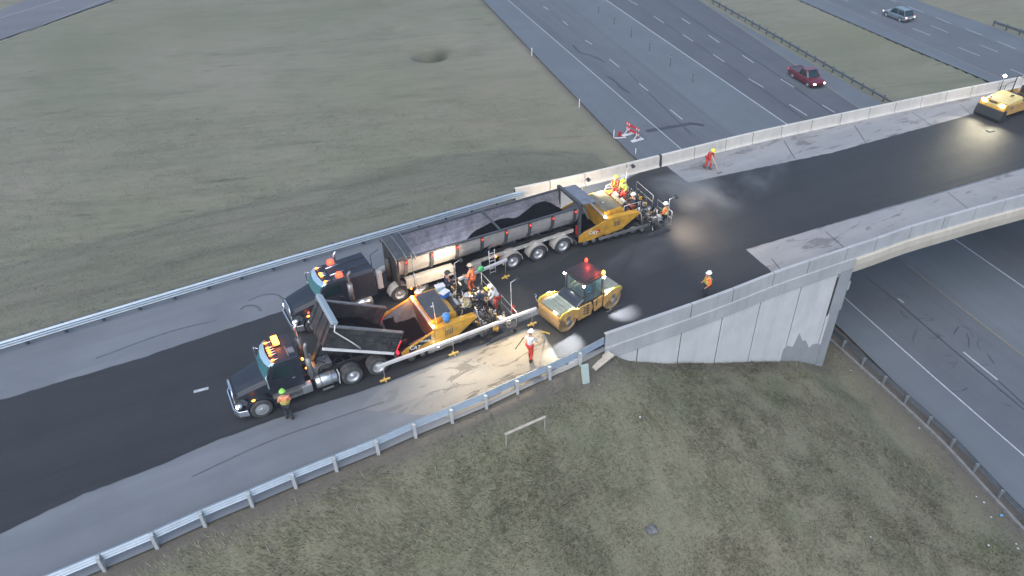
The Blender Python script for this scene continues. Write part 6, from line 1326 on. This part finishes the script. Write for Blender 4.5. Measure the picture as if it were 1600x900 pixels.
me = bpy.data.meshes.new('rock'); bm.to_mesh(me); bm.free(); me.materials.append(mat('grey_rock', (.13, .13, .135), .9, var=.3, bump=.5)); o = bpy.data.objects.new('rock', me); COL.objects.link(o); o.location = p + Vector((0, 0, .1)); tag(o, 'single dark grey rock in the foreground grass below the wooden rail', 'rock')
t = thing('road_reflector', 'small flat grey-green pad on the mat near the right-hand roller', 'road pad', D(1547, 205), RAD(20)); t.location.z = .036; m = MB(); m.span(-.3, .3, -.2, .2, 0, .05); m.build('pad', mat('pad_grey', (.1, .11, .1), .8), t, bevel=.02)

# ------------------------------------------------------------------ steam over the hot mat
def steam(loc, size, dens, seed, label, rz=0):
    m = MB(); m.ball((0, 0, 0), (1, 1, 1), 20); v = bpy.data.materials.new('steam'); v.use_nodes = True; n = v.node_tree.nodes; Lk = v.node_tree.links; n.remove(n['Principled BSDF'])
    pvn = n.new('ShaderNodeVolumePrincipled'); pvn.inputs['Color'].default_value = (.8, .84, .9, 1); pvn.inputs['Anisotropy'].default_value = .2
    tc = n.new('ShaderNodeTexCoord'); no = n.new('ShaderNodeTexNoise'); no.inputs['Scale'].default_value = 1.1; no.inputs['Detail'].default_value = 4; no.inputs['Distortion'].default_value = 1.0
    mp = n.new('ShaderNodeMapping'); mp.inputs['Location'].default_value = (seed, 0, 0); Lk.new(tc.outputs['Object'], mp.inputs['Vector']); Lk.new(mp.outputs[0], no.inputs['Vector'])
    ln = n.new('ShaderNodeVectorMath'); ln.operation = 'LENGTH'; Lk.new(tc.outputs['Object'], ln.inputs[0])
    fo = n.new('ShaderNodeMapRange'); fo.inputs[1].default_value = 1; fo.inputs[2].default_value = .1; fo.interpolation_type = 'SMOOTHSTEP'; Lk.new(ln.outputs['Value'], fo.inputs[0])
    nr = n.new('ShaderNodeMapRange'); nr.inputs[1].default_value = .45; nr.inputs[2].default_value = .75; Lk.new(no.outputs['Fac'], nr.inputs[0])
    q = n.new('ShaderNodeMath'); q.operation = 'MULTIPLY'; Lk.new(fo.outputs[0], q.inputs[0]); Lk.new(nr.outputs[0], q.inputs[1]); q2 = n.new('ShaderNodeMath'); q2.operation = 'MULTIPLY'; q2.inputs[1].default_value = dens; Lk.new(q.outputs[0], q2.inputs[0]); Lk.new(q2.outputs[0], pvn.inputs['Density'])
    Lk.new(pvn.outputs[0], n['Material Output'].inputs['Volume'])
    o = m.build('steam', v, None); o.location = loc; o.scale = size; o.rotation_euler = (0, 0, rz); tag(o, label, 'steam', kind='stuff')
c = P(1085, 300, 1.0); steam(c, (4.4, 2.8, 1.6), .9, 3, 'bluish steam drifting over the hot mat behind the farther paver', RAD(-40))
c = P(1185, 270, .9); steam(c, (4.6, 2.4, 1.2), .35, 9, 'thin veil of steam above the mat in the middle of the bridge', RAD(60))
c = P(1000, 395, .8); steam(c, (5.0, 2.4, 1.1), .22, 14, 'faint steam in the lamplight between the roller and the farther paver', RAD(30))

# ------------------------------------------------------------------ thin evening haze over the whole place
m = MB(); m.span(-3300, 3300, -3300, 3300, -13.5, 29.5); hv = bpy.data.materials.new('haze_air'); hv.use_nodes = True; n = hv.node_tree.nodes; n.remove(n['Principled BSDF'])
pvn = n.new('ShaderNodeVolumePrincipled'); pvn.inputs['Color'].default_value = (.78, .87, 1, 1); pvn.inputs['Density'].default_value = .0007; pvn.inputs['Anisotropy'].default_value = .2
hv.node_tree.links.new(pvn.outputs[0], n['Material Output'].inputs['Volume']); o = m.build('haze', hv, None); o['kind'] = 'stuff'; o['label'] = 'thin blue evening haze in the air over the roads'
